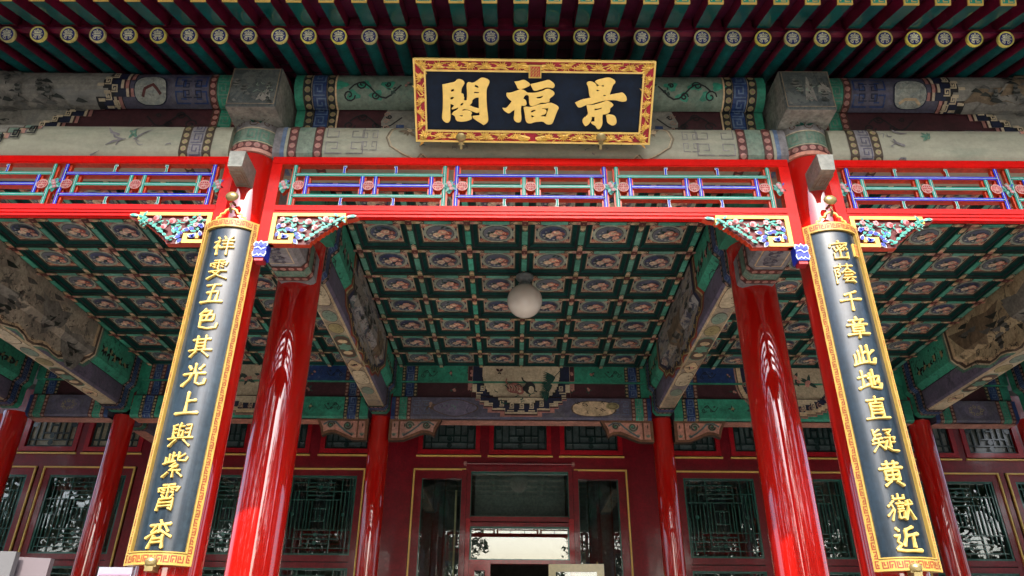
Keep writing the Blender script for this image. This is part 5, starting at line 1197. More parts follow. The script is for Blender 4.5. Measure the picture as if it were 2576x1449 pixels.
G1 = [[(150,345),(320,310),(480,265),(545,205),(620,210),(690,250),(720,300),(700,350),(655,430),(640,500),(638,570),(690,595),(700,660),(715,690),(695,735),(740,760),(775,745),(785,700),(785,500),(780,350),(800,295),(850,283),(930,297),(1060,235),(1150,172),(1240,175),(1330,215),(1365,260),(1350,330),(1300,450),(1290,650),(1300,900),(1325,1150),(1325,1290),(1280,1350),(1215,1390),(1150,1345),(1000,1250),(940,1195),(935,1160),(1000,1152),(1112,1140),(1106,1035),(1075,1070),(950,1045),(790,990),(690,985),(652,1030),(700,1020),(800,1012),(895,1052),(912,1090),(886,1130),(905,1175),(912,1215),(890,1245),(545,1290),(500,1250),(470,1160),(440,1138),(390,1110),(440,1050),(520,1000),(562,955),(550,935),(480,965),(400,985),(390,960),(430,915),(460,880),(357,838),(352,1000),(355,1240),(330,1300),(280,1330),(210,1305),(150,1230),(145,1150),(160,1000),(165,800),(160,500)],
[(1030,680),(1090,680),(1095,970),(950,925),(845,880),(915,810),(925,750)],
[(370,475),(440,458),(452,475),(445,515),(372,535)], [(355,690),(375,670),(445,662),(445,690),(375,735),(355,730)], [(650,822),(700,822),(660,885),(605,885)], [(600,1135),(685,1135),(665,1170),(620,1170)], [(995,345),(1080,395),(1082,440),(980,400)], [(970,530),(1092,537),(1090,568),(970,568)]]
glyph(G1, 1720, 280, 6.586)
glyph([[(435,205),(560,185),(670,157),(760,200),(832,270),(825,300),(760,340),(640,385),(575,400),(530,385),(490,310)]], 1960, 290, 6.586)
glyph([[(845,272),(1100,210),(1240,175),(1320,158),(1380,190),(1465,275),(1468,320),(1430,365),(1360,360),(1270,355),(1100,405),(960,438),(930,425),(880,340)]], 1960, 290, 6.586)
glyph([[(235,490),(320,490),(500,435),(620,408),(690,430),(760,480),(850,495),(960,490),(1150,445),(1290,390),(1370,415),(1450,470),(1465,520),(1430,570),(1340,650),(1335,710),(1300,735),(1120,750),(1000,800),(950,818),(850,822),(825,790),(810,650),(800,570),(760,545),(710,560),(655,645),(710,670),(740,740),(740,790),(690,825),(615,818),(600,900),(600,1220),(570,1250),(510,1253),(440,1210),(418,1160),(430,1050),(435,930),(380,960),(290,1018),(220,990),(150,930),(125,885),(215,885),(290,810),(365,710),(290,650),(235,580),(225,530)], [(1000,605),(1080,590),(1180,562),(1160,600),(1090,640),(1010,640)]], 1960, 290, 6.586)
glyph([[(670,880),(700,858),(830,862),(950,834),(1050,805),(1200,784),(1375,755),(1450,780),(1550,840),(1575,880),(1550,940),(1500,1060),(1440,1220),(1400,1290),(1350,1308),(1270,1300),(1220,1270),(1180,1240),(1050,1238),(950,1250),(840,1280),(760,1260),(725,1200),(700,1030)],
[(860,970),(880,950),(975,930),(978,960),(880,1000),(862,1005)], [(865,1070),(900,1075),(945,1105),(935,1120),(880,1132),(868,1100)], [(1150,895),(1310,890),(1290,960),(1245,1110),(1125,1105),(1130,1080),(1210,1050),(1255,1000),(1255,950),(1220,920),(1145,920)]], 1960, 290, 6.586)
glyph([[(485,300),(490,265),(550,240),(640,262),(700,310),(712,360),(780,335),(730,300),(678,245),(720,215),(850,175),(1000,150),(1080,175),(1150,225),(1155,270),(1110,320),(1070,420),(1020,560),(1100,545),(1240,520),(1330,510),(1380,550),(1425,640),(1420,690),(1360,718),(1270,710),(1160,685),(960,688),(850,705),(700,745),(600,775),(510,790),(468,797),(400,830),(320,857),(280,850),(240,800),(205,745),(300,700),(430,660),(585,628),(555,600),(540,540),(520,400),(500,330)],
[(885,315),(885,372),(812,348)], [(712,430),(800,458),(714,480)], [(865,562),(925,562),(945,575),(930,585),(880,588)]], 2230, 280, 6.036)
glyph([[(476,805),(520,802),(620,802),(750,770),(870,732),(955,700),(1020,720),(1080,755),(1112,795),(1090,830),(1035,885),(1030,950),(990,995),(860,1025),(850,1100),(850,1240),(820,1320),(790,1360),(760,1375),(720,1350),(690,1300),(600,1240),(580,1200),(665,1190),(668,1080),(598,1078),(595,1140),(560,1210),(500,1275),(450,1298),(420,1270),(380,1170),(400,1120),(505,1020),(500,930)], [(660,880),(720,885),(838,858),(830,885),(760,912),(670,932)]], 2230, 280, 6.036)
glyph([[(940,1035),(1010,1025),(1100,1040),(1150,1070),(1180,1150),(1182,1220),(1150,1265),(1085,1282),(1040,1265),(970,1210),(955,1130)]], 2230, 280, 6.036)
for x in (1160, 1512):       # brass hooks the plaque rests on
    a, b = on_plaque(x, 345); mb = MB(); nn = 16; rg = []
    for r_, d in ((.001, .030), (.026, .026), (.036, .018), (.036, .010), (.02, .0)): rg.append([PS.pt(a+r_*math.cos(2*PI*k/nn), b+r_*.85*math.sin(2*PI*k/nn), d) for k in range(nn)])
    for p, q in zip(rg, rg[1:]): mb.mesh(p+q, [(k, (k+1) % nn, nn+(k+1) % nn, nn+k) for k in range(nn)], 'brass')
    for u0, u1, v0, v1, h0, h1 in ((-.016, .016, -.05, -.02, -.02, .016), (-.009, .009, -.085, -.05, -.06, .008), (-.022, .022, -.052, -.046, -.02, .018)): pbox(mb, a+u0, a+u1, b+v0, b+v1, h0, h1, 'brass')
    mb.build('brass_hook', plq, 40)
mb = MB(); mb.bar(PS.pt(-.5, HHp-.02, -.08), (ctr.x-.5, 4.25, 5.62), .02, .02, 'steel'); mb.bar(PS.pt(.5, HHp-.02, -.08), (ctr.x+.5, 4.25, 5.62), .02, .02, 'steel'); mb.build('iron_stay', plq)
# ------------------------------------------------------------------ eave: round rafters, flying rafters, boards and tiles
eave = thing('eave', 'roof eave with red boards over rows of green rafters and round painted ends', 'roof eave', (0, 3.8, 5.7))
PITCHR = .2145; sl_ = math.tan(math.radians(19.5)); ra = math.radians(19.5)
def rafter_mesh():
    mb = MB(); r = .0565; n = 20; L = 1.25; c = Vector((0, math.cos(ra), math.sin(ra)))
    ref = Vector((0, -math.sin(ra), math.cos(ra))); sx = Vector((1, 0, 0))
    rings = []
    for d in (0, .58, .66, L): rings.append([c*d+sx*r*math.cos(2*PI*k/n)+ref*r*math.sin(2*PI*k/n) for k in range(n)])
    for i in range(3):
        for k in range(n):
            a = (k+.5)*2*PI/n; k2 = (k+1) % n; low = math.sin(a) < .12
            mb.poly([rings[i][k], rings[i][k2], rings[i+1][k2], rings[i+1][k]], 'rafter_green' if (math.sin(a) < -.55 and i == 0) or (i == 1 and math.sin(a) < -.85) else 'rafter_red')
    o = mb.build('rafter', smooth=50); me = o.data; bpy.data.objects.remove(o); return me
def end_mesh():
    mb = MB(); r = .0572; n = 24; q = lambda k, rr, y: (rr*math.cos(2*PI*k/n), y, rr*math.sin(2*PI*k/n))
    a = [q(k, r, .012) for k in range(n)]; b = [q(k, r, -.010) for k in range(n)]; c = [q(k, r*.86, -.013) for k in range(n)]; d = [q(k, r*.80, -.008) for k in range(n)]
    for p, w in ((a, b), (b, c), (c, d)): mb.mesh(p+w, [(k, (k+1) % n, n+(k+1) % n, n+k) for k in range(n)], 'shou_rim')
    mb.mesh(d, [tuple(range(n))], 'shou_blue'); S = Flat((0, -.008, 0), (1, 0, 0), (0, 0, 1)); S.N = Vector((0, -1, 0)); k = r
    for z, w in ((.16, .44), (-.16, .44)): mb.rect(S, -k*w, k*w, (z-.06)*k, (z+.06)*k, .002, 'shou_cream')
    mb.line(S, [(-k*.58, -k*.06), (k*.58, -k*.06), (k*.58, k*.06), (-k*.58, k*.06)], k*.05, .003, 'shou_cream', True); mb.rect(S, -k*.58, k*.58, -k*.03, k*.03, .0025, 'shou_blue')
    for s in (-1, 1):
        for zz in (.1, -.1, .25, -.25): mb.rect(S, s*k*.25-k*.04, s*k*.25+k*.04, (zz-.05)*k, (zz+.05)*k, .003, 'shou_cream')
        mb.line(S, [(s*k*.5, k*.3), (s*k*.4, k*.42), (s*k*.22, k*.46), (s*k*.1, k*.34)], k*.09, .003, 'shou_cream'); mb.line(S, [(s*k*.5, -k*.3), (s*k*.4, -k*.48), (s*k*.2, -k*.58), (s*k*.14, -k*.4)], k*.09, .003, 'shou_cream')
        mb.rect(S, s*k*.3-k*.2, s*k*.3+k*.2, k*.27, k*.35, .0028, 'shou_cream'); mb.rect(S, s*k*.28-k*.18, s*k*.28+k*.18, -k*.36, -k*.28, .0028, 'shou_cream')
    mb.disc(S, 0, k*.55, k*.12, .003, 'shou_cream', 6); mb.rect(S, -k*.04, k*.04, k*.2, k*.5, .003, 'shou_cream')
    o = mb.build('rafter_end', smooth=30); me = o.data; bpy.data.objects.remove(o); return me
RM, EM = rafter_mesh(), end_mesh(); Y0R, Z0R = 3.745, 5.648
FL0, FLZ = 3.385, 5.575; fa = math.atan2(5.725-FLZ, .36)
def fly_mesh():
    mb = MB(); w = .049; h = .095; d = Vector((0, math.cos(fa), math.sin(fa))); u = Vector((0, -math.sin(fa), math.cos(fa))); L = .95
    def q(x, t, z): return Vector((x, 0, 0))+d*t+u*z
    red = .355
    for a, b, m in ((0, red, 'fly_green'), (red, L, 'fly_red')): mb.poly([q(-w, a, 0), q(w, a, 0), q(w, b, 0), q(-w, b, 0)], m)
    for x in (-w, w): mb.poly([q(x, 0, 0), q(x, L, 0), q(x, L, h), q(x, 0, h)], 'rafter_red')
    mb.poly([q(-w, 0, h), q(w, 0, h), q(w, L, h), q(-w, L, h)], 'rafter_red')
    o = mb.build('flying_rafter'); me = o.data; bpy.data.objects.remove(o); return me
def plate_mesh():
    mb = MB(); w = .051; S = Flat((0, -.006, 0), (1, 0, 0), (0, 0, 1)); S.N = Vector((0, -1, 0)); mb.box(-w, w, -.006, .004, -.003, .099, 'gold_pale'); mb.rect(S, -w+.011, w-.011, .009, .088, .001, 'bar_green')
    mb.line(S, [(-.03, .018), (-.03, .05), (.03, .05), (.03, .08)], .007, .002, 'gold_pale'); mb.line(S, [(.03, .018), (0, .018), (0, .08), (-.03, .08)], .007, .002, 'gold_pale')
    o = mb.build('end_plate'); me = o.data; bpy.data.objects.remove(o); return me
FM, PM = fly_mesh(), plate_mesh(); jr = random.Random(9)
for k in range(-22, 23):
    x = -.075+PITCHR*k+(jr.random()-.5)*.012; z = Z0R+(jr.random()-.5)*.006
    o = link('round_rafter', RM, eave, (x, Y0R, z)); o2 = link('rafter_end', EM, o, (x, Y0R, z)); o2.rotation_mode = 'YXZ'; o2.rotation_euler = (ra*1.15, (jr.random()-.5)*.2, 0)
    if abs(k) <= 18:
        x += .0; o = link('flying_rafter', FM, eave, (x, FL0, FLZ)); link('end_plate', PM, o, (x, FL0, FLZ)).rotation_euler.x = fa
mb = MB(); tt = math.tan(ra)
mb.bar((-8, Y0R+.0+.02, Z0R+.078), (8, Y0R+.02, Z0R+.078), .05, .036, 'rafter_red'); mb.build('lower_eave_board', eave)
mb = MB(); d = .056/math.cos(ra)
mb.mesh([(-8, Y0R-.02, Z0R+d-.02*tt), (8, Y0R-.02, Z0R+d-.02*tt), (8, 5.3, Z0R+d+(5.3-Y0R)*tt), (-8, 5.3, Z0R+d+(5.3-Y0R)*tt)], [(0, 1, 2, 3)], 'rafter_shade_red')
for a in range(1, 9): mb.box(-8, 8, Y0R+.13*a-.003, Y0R+.13*a+.003, Z0R+d+.13*a*tt-.004, Z0R+d+.13*a*tt+.004, 'groove')
mb.build('sheathing', eave)
mb = MB(); t2 = math.tan(fa); h2 = .097/math.cos(fa)
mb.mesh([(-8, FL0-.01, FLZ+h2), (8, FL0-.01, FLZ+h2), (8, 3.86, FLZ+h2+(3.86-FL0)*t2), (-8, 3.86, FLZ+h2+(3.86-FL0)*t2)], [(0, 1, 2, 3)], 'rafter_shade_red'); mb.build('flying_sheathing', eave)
me = None
for k in range(-18, 18):        # small stop boards between the flying rafters
    x = -.075+PITCHR*(k+.5)
    if me is None:
        mb = MB(); mb.box(-.052, .052, 0, .012, -.0, .17, 'rafter_red'); mb.box(-.045, .045, -.004, 0, .012, .10, 'rafter_red'); o = mb.build('stop_board'); me = o.data; bpy.data.objects.remove(o)
    link('stop_board', me, eave, (x, Y0R+.0, Z0R+.10))
mb = MB(); mb.box(-8, 8, FL0-.035, FL0+.03, FLZ+.10, FLZ+.16, 'fly_red'); mb.build('upper_eave_board', eave)
roof = thing('roof', 'grey tiled roof above the eave', 'roof', (0, 6, 6))
mb = MB(); za = FLZ+.155; YD = 2.82  # unseen tile edge drawn out past the flying rafters to set the shadow line
mb.mesh([(-12, YD, za), (12, YD, za), (12, 8, za+2.6), (-12, 8, za+2.6), (12, 16, za+2.6), (-12, 16, za+2.6), (-12, YD, za+.08), (12, YD, za+.08), (12, 8, za+2.75), (-12, 8, za+2.75), (12, 17, za+.2), (-12, 17, za+.2)], [(0, 1, 2, 3), (3, 2, 4, 5), (6, 7, 8, 9), (0, 1, 7, 6), (9, 8, 10, 11), (5, 4, 10, 11)], 'roof_tile'); mb.build('tiling', roof)
mb = MB()
for k in range(-36, 37): mb.tube([(.25*k, YD-.02, za+.06), (.25*k, 8, za+2.76)], .06, 'roof_tile', 8)
mb.build('tile_row', roof)
# ------------------------------------------------------------------ globe lamp on the ceiling
gc = P(1320, 757, 7.50); rr = 43/1834.73*(gc-CAM).dot(fw)*1.03
lamp = thing('ceiling_lamp', 'round milky glass globe lamp hanging under the central ceiling', 'lamp', (gc.x, gc.y, 5.77))
mb = MB(); n = 20; mb.lathe(tuple(gc), [(max(.001, rr*math.sin(PI*i/n)), rr*math.cos(PI*i/n)) for i in range(1, n+1)], 'opal_glass', 36); mb.build('globe', lamp, 60)
mb = MB(); zt = 5.775-gc.z
mb.lathe(tuple(gc), [(.001, zt), (.10, zt), (.105, zt-.02), (.095, zt-.04), (.07, zt-.05), (.055, zt-.065), (.052, rr+.025), (.075, rr+.015), (.085, rr-.012), (.08, rr-.03)], 'lamp_metal', 28); mb.build('ceiling_mount', lamp, 40)
# ------------------------------------------------------------------ timber and glass wall behind the veranda
YW = 12.0
wall = thing('timber_wall', 'dark red timber front of the hall with glazed doors and windows', 'hall front', (0, YW, .45))
def member(name, x0, x1, z0, z1, y0=YW, y1=YW+.14, m='dark_red', parent=None):
    mb = MB(); mb.box(x0, x1, y0, y1, z0, z1, m); return mb.build(name, parent or wall)
def gold(x0, x1, z0, z1, y=YW-.03):
    mb = MB(); mb.box(x0, x1, y, YW+.01, z0, z1, 'gold'); return mb.build('gilt_bead', wall)
TR = [(-1.70, -.667), (-.517, .520), (.667, 1.705)]
for sg in (-1, 1):
    for a, b in ((2.472, 3.337), (3.508, 4.374), (4.532, 5.397), (6.309, 7.28), (7.399, 8.351)): TR.append(tuple(sorted((sg*a, sg*b))))
TR.sort(); ZS0, ZS1 = 4.868, 5.78
member('head_rail', -9, 9, 4.62, ZS0-.03); member('top_rail', -9, 9, ZS1, 5.95)
prev = -9
for a, b in TR+[(9, 9)]:
    if a > prev: member('mullion', prev, a, ZS0-.03, ZS1)
    prev = b
for a, b in TR:
    ctr_ = (a+b)/2; t = thing('transom_window', '', 'window', (ctr_, YW, ZS0), 'lattice transom windows under the lintels')
    side = 'above the doorway' if abs(ctr_) < 2 else ('left of the doorway' if ctr_ < 0 else 'right of the doorway')
    idx = TR.index((a, b)); far = abs(ctr_) > 6
    t['label'] = {0: 'pale-paned transom window cut by the left picture edge', 1: 'pale-paned transom window behind the outer left column', 5: 'left of the three dark transom windows above the doorway', 6: 'middle of the three dark transom windows above the doorway', 7: 'right of the three dark transom windows above the doorway'}.get(idx, 'dark transom window number %d %s counting outward from it' % (abs(idx-6)-1, side) if not far else ('grey-paned transom window beyond the outer right column' if idx == 12 else 'grey-paned transom window behind the outer right column'))
    t['label'] = t['label'].replace('number 1 ', 'nearest to the door ').replace('number 2 ', 'second ').replace('number 3 ', 'third ')
    w = b-a; fw_ = .075
    mb = MB()
    for x0, x1, z0, z1 in ((a, b, ZS0, ZS0+fw_), (a, b, ZS1-fw_, ZS1), (a, a+fw_, ZS0+fw_, ZS1-fw_), (b-fw_, b, ZS0+fw_, ZS1-fw_)): mb.box(x0, x1, YW-.02, YW+.1, z0, z1, 'sash_red')
    mb.build('sash', t)
    x0, x1, z0, z1 = a+fw_, b-fw_, ZS0+fw_, ZS1-fw_; W_, H_ = x1-x0, z1-z0; mb = MB(); y0, y1 = YW+.02, YW+.05; bw = .022
    def q(u, v): return (x0+u*W_, z0+v*H_)
    k = 0
    for (u0, v0, u1, v1) in ((.03, 0, .03, 1), (.97, 0, .97, 1), (0, .03, 1, .03), (0, .97, 1, .97), (.16, .03, .16, 1), (.84, 0, .84, 1), (.03, .17, .97, .17), (.03, .83, .97, .83), (.29, .17, .29, .83), (.71, .17, .71, .83), (.29, .32, .84, .32), (.16, .68, .71, .68), (.42, .32, .42, .83), (.58, .17, .58, .68), (.42, .5, .58, .5)):
        k += 1; (xa, za), (xb, zb) = q(u0, v0), q(u1, v1); d_ = .0004*k
        if u0 == u1: mb.box(xa-bw/2, xa+bw/2, y0-d_, y1, za, zb, 'dark_sash')
        else: mb.box(xa, xb, y0-d_, y1, za-bw/2, za+bw/2, 'dark_sash')
    for u, v in ((.5, .1), (.5, .25), (.5, .9), (.5, .75), (.09, .5), (.91, .5)):
        xx, zz = q(u, v); n = 10; r = .045; mb.mesh([(xx+r*math.cos(2*PI*i/n), y0-.012, zz+r*math.sin(2*PI*i/n)) for i in range(n)], [tuple(range(n))], 'dark_sash')
    mb.build('lattice', t)
    mb = MB(); mb.box(x0, x1, YW+.055, YW+.06, z0, z1, 'paper_lit' if (ctr_ < -6) else ('paper_mid' if ctr_ > 6 else 'paper_dark')); mb.build('pane', t)  # outer left panes coloured paler to stand for the extra light there
    gold(a-.02, b+.02, ZS0-.045, ZS0-.022)
# posts and frames below the head rail
posts = [(-.93, -.80), (.80, .925)]
for sg in (-1, 1):
    for a, b in ((1.76, 2.50), (5.40, 6.30), (7.86, 7.93)): member('post', *sorted((sg*a, sg*b)), .45, 4.62)
    member('post', *sorted((sg*3.95, sg*4.01)), .45, 4.62)
def window(x0, x1, gz0, gz1, label, lattice=True, back='curtain', low=True):
    """glazed panel: red stiles, green lattice behind the glass line"""
    t = thing('lattice_window', label, 'window', ((x0+x1)/2, YW, 1.6), 'tall glazed lattice windows of the hall front'); s = .125; a, b = x0+s, x1-s
    mb = MB()
    for u0, u1, v0, v1 in ((x0, a, .9, 4.60), (b, x1, .9, 4.60), (a, b, gz1, 4.60), (a, b, 3.17, gz0), (a, b, 3.075, 3.155), (a, b, 1.75, 1.95), (a, b, .9, 1.1)): mb.box(u0, u1, YW+.0, YW+.09, v0, v1, 'sash_red' if False else 'dark_red')
    mb.box(a, b, YW+.02, YW+.07, 3.155, 3.17, 'groove'); mb.box(a, b, YW+.03, YW+.06, 1.1, 1.75, 'dark_red'); mb.build('frame', t)
    mb = MB(); e = .03
    for v0, v1 in ((gz0, gz1), (1.95, 3.075)):
        for u0, u1, w0, w1 in ((a, a+e, v0, v1), (b-e, b, v0, v1), (a+e, b-e, v0, v0+e), (a+e, b-e, v1-e, v1)): mb.box(u0, u1, YW+.012, YW+.07, w0, w1, 'window_green')
    mb.build('glazing_bead', t)
    mb = MB(); W_, H_ = b-a, gz1-gz0; bw = .0115; k = 0
    for zb, hh in ((gz0, gz1-gz0), (1.95, 1.12)):
        L_ = [(.09, .0, .09, 1), (.2, .0, .2, .8), (.31, .12, .31, 1), (.91, 0, .91, 1), (.8, .2, .8, 1), (.69, 0, .69, .88), (0, .09, 1, .09), (0, .2, .8, .2), (.2, .31, 1, .31), (0, .91, .69, .91), (.2, .8, 1, .8), (.0, .69, .8, .69), (.4, .31, .4, .69), (.6, .31, .6, .69), (.4, .58, .6, .58), (.4, .42, .6, .42), (.47, .42, .47, .58), (.53, .42, .53, .58), (.4, .09, .4, .2), (.6, .8, .6, .91), (.145, .2, .145, .8), (.255, .31, .255, .69), (.745, .31, .745, .69), (.855, .2, .855, .8), (.31, .145, .69, .145), (.31, .855, .69, .855), (.31, .255, .69, .255), (.31, .745, .69, .745), (.045, .0, .045, .5), (.955, .5, .955, 1), (.35, .31, .35, .69), (.65, .31, .65, .69)]
        for u0, v0, u1, v1 in L_:
            k += 1; xa, xb, za, zc = a+u0*W_, a+u1*W_, zb+v0*hh, zb+v1*hh; d_ = .0003*k
            if u0 == u1: mb.box(xa-bw/2, xa+bw/2, YW+.034-d_, YW+.050, za, zc, 'window_green')
            else: mb.box(xa, xb, YW+.034-d_, YW+.050, za-bw/2, za+bw/2, 'window_green')
        for u, v in ((.5, .15), (.5, .25), (.15, .5), (.85, .5), (.5, .85)):
            for q_ in range(5):
                xx, zz = a+u*W_+.02*math.cos(q_*1.26), zb+v*hh+.02*math.sin(q_*1.26); mb.mesh([(xx+.014*math.cos(i), YW+.018-.0005*q_, zz+.014*math.sin(i)) for i in (0, 1.05, 2.1, 3.14, 4.2, 5.25)], [(0, 1, 2, 3, 4, 5)], 'window_green')
    mb.build('lattice', t)
    mb = MB(); mb.box(a, b, YW+.058, YW+.062, gz0, gz1, 'glass_soft'); mb.box(a, b, YW+.058, YW+.062, 1.95, 3.075, 'glass_soft'); mb.build('pane', t)
    zt = 4.615; gold(x0-.0, x1, zt-.022, zt)
    for x in (x0, x1-.022): gold(x, x+.022, .9, zt-.0225)
    r = random.Random(int(x0*31)); cu_ = thing('curtain', 'pale curtain hanging inside behind the ' + label.split(' with')[0].split(',')[0], 'curtain', ((x0+x1)/2, YW+.5, 1))
    x = a-.1
    while x < b+.1:
        w = .16+.30*r.random(); n = 8; mb = MB(); pts = [(x+w*i/n, YW+.5+.025*math.sin(i*1.9+x)) for i in range(n+1)]
        for p, q_ in zip(pts, pts[1:]): mb.poly([(p[0], p[1], .9), (q_[0], q_[1], .9), (q_[0], q_[1], 4.9), (p[0], p[1], 4.9)], back)
        mb.build('curtain_length', cu_); x += w+.03+.22*r.random()
    return t
for sg, side in ((-1, 'left'), (1, 'right')):
    window(*sorted((sg*2.54, sg*3.94)), 3.262, 4.50, 'tall lattice window beside the doorway on its %s, half behind the thick column' % side, back='curtain_grey')
    window(*sorted((sg*4.02, sg*5.38)), 3.262, 4.50, 'tall lattice window behind the %s couplet board' % side, back='curtain_grey')
    window(*sorted((sg*6.325, sg*7.83)), 3.255, 4.48, 'tall lattice window behind the outer %s column with gold beads' % side, back='curtain')
    window(*sorted((sg*7.955, sg*9.3)), 3.255, 4.48, 'tall lattice window cut off by the %s picture edge' % side, back='curtain')
# ------------------------------------------------------------------ doorway in the middle
dr = thing('doorway', 'glazed central doorway with side lights and an open cream door leaf behind', 'doorway', (0, YW, .45))
def dbox(name, L_, m, y0=YW, y1=YW+.12):
    mb = MB()
    for k, (x0, x1, z0, z1) in enumerate(L_): mb.box(x0, x1, y0-.0015*k, y1, z0, z1, m)
    return mb.build(name, dr)
dbox('outer_frame', [(-1.755, -1.60, .45, 4.60), (1.60, 1.755, .45, 4.60), (-1.60, -.95, 4.47, 4.60), (.945, 1.60, 4.47, 4.60)], 'dark_red')
for x0, x1 in ((-1.74, -.885), (.885, 1.75)): gold(x0, x1, 4.600, 4.622, YW-.04)
for x in (-1.745, 1.725): gold(x, x+.024, .5, 4.5995, YW-.04)
dbox('door_post', [(-.948, -.865, .45, 4.60), (.862, .945, .45, 4.60)], 'dark_red', YW-.05)
dbox('inner_post', [(-.862, -.792, .45, 3.83), (.780, .860, .45, 3.83)], 'sash_red', YW-.03)
dbox('upper_rail', [(-.862, .860, 4.585, 4.72), (-.862, -.80, 3.80, 4.585), (.79, .860, 3.80, 4.585), (-.79, .78, 3.79, 3.862), (-.79, .78, 3.712, 3.772)], 'dark_red', YW-.02)
dbox('door_rail', [(-.79, .78, 3.158, 3.212), (-.79, -.70, .45, 3.157), (-.54, -.455, .45, 3.157), (-.70, -.54, 3.06, 3.157)], 'sash_red', YW-.01)
dbox('upper_bead', [(-.80, .79, 4.555, 4.585), (-.80, -.785, 3.862, 4.555), (.775, .79, 3.862, 4.555), (-.785, .775, 3.862, 3.88)], 'window_green', YW+.01)
dbox('transom_bead', [(-.79, .78, 3.690, 3.712), (-.79, -.765, 3.212, 3.690), (.755, .78, 3.212, 3.690), (-.765, .755, 3.212, 3.228)], 'window_green', YW-.002)
for nm, x0, x1, z0, z1 in (('upper_pane', -.785, .775, 3.88, 4.555), ('transom_pane', -.765, .755, 3.228, 3.690), ('side_pane', -1.60, -.948, .9, 4.47), ('side_pane', .945, 1.60, .9, 4.47), ('small_pane', -.70, -.54, 1.2, 3.06)):
    mb = MB(); tl_ = -.011 if nm == 'transom_pane' else 0; mb.mesh([(x0, YW+.05, z0), (x1, YW+.05, z0), (x1, YW+.055, z0), (x0, YW+.055, z0), (x0, YW+.05+tl_, z1), (x1, YW+.05+tl_, z1), (x1, YW+.055+tl_, z1), (x0, YW+.055+tl_, z1)], [(0, 3, 2, 1), (4, 5, 6, 7), (0, 1, 5, 4), (1, 2, 6, 5), (2, 3, 7, 6), (3, 0, 4, 7)], 'glass' if nm == 'transom_pane' else 'glass_soft'); mb.build(nm, dr)
mb = MB()
for x in (-1.60, -.963, .945, 1.585): mb.box(x, x+.015, YW+.03, YW+.07, .9, 4.47, 'window_green')
mb.build('side_bead', dr)
mb = MB(); mb.box(-.74, .74, YW+.25, YW+.26, 3.86, 4.6, 'paper_mid'); mb.build('screen_board', dr)
mb = MB(); mb.tube([(-.93, YW-.09, 4.69), (.9, YW-.09, 4.69)], .012, 'dark_red', 8)
for x in (-.90, .87): mb.box(x-.02, x+.02, YW-.11, YW, 4.67, 4.72, 'pearl_pink')
mb.build('curtain_rail', dr)
lf_ = thing('door_leaf', 'cream painted glazed door leaf standing open at the lower right of the doorway', 'door', (.40, 11.9, .45)); z = 3.10
c0 = Vector((.44, 11.88, 0)); c1 = Vector((1.28, 11.82, 0)); dv = (c1-c0).normalized(); wv = (c1-c0).length
def lbar(a, b, z0, z1, m='cream_paint', th=.045, name=None):
    nrm = Vector((-dv.y, dv.x, 0))*th/2; A, B = c0+dv*a, c0+dv*b
    p = [A-nrm, B-nrm, B+nrm, A+nrm]; mb.mesh([(v.x, v.y, z0) for v in p]+[(v.x, v.y, z1) for v in p], [(3, 2, 1, 0), (4, 5, 6, 7), (0, 1, 5, 4), (1, 2, 6, 5), (2, 3, 7, 6), (3, 0, 4, 7)], m)
ZL = 3.14
mb = MB(); lbar(0, wv, ZL-.11, ZL); lbar(0, .11, .6, ZL-.11); lbar(wv-.11, wv, .6, ZL-.11); lbar(.11, wv-.11, .6, .9); mb.build('frame', lf_)
mb = MB(); lbar(.11, wv-.11, .9, ZL-.11, 'glass', .006); mb.build('pane', lf_)
mb = MB(); q = c0+dv*(wv-.10); mb.lathe((q.x, q.y, ZL), [(.02, 0), (.02, .02), (.012, .035), (.001, .038)], 'brass', 10); mb.build('top_pivot', lf_)
# what stands inside the hall
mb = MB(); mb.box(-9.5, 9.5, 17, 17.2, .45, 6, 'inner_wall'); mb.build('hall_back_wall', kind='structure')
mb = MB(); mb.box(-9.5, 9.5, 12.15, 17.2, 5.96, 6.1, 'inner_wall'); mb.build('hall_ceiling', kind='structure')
for x in (-9.4, 9.2):
    mb = MB(); mb.box(x, x+.2, 12.15, 17, .45, 5.96, 'inner_wall'); mb.build('hall_side_wall', kind='structure')
for x, side in ((-1.35, 'left'), (1.30, 'right')):
    sc = thing('folding_screen', 'grey panelled screen seen through the %s side light of the doorway' % side, 'screen', (x, 12.8, .45)); r = random.Random(3); u = x-.5
    for i in range(5):
        w = .17+.06*r.random(); mb = MB(); mb.box(u, u+w-.02, 12.75+.06*(i % 2), 12.79+.06*(i % 2), .5, 4.9, 'curtain_grey' if i % 2 == 0 else 'paper_dark'); mb.build('screen_panel', sc); u += w
    mb = MB(); mb.box(x+(.26 if x < 0 else -.34), x+(.29 if x < 0 else -.31), 12.55, 12.6, .5, 4.4, 'cream_paint'); mb.build('cream_edge', sc)
for x in (-4.6, 4.6): 
    t = thing('column', 'red column inside the hall seen through the windows on the %s' % ('left' if x < 0 else 'right'), 'column', (x, 14.5, .45), 'columns inside the hall'); mb = MB(); mb.lathe((x, 14.5, .45), [(.2, 0), (.2, 5.5)], 'red_lacquer', 24); mb.build('shaft', t, 40)
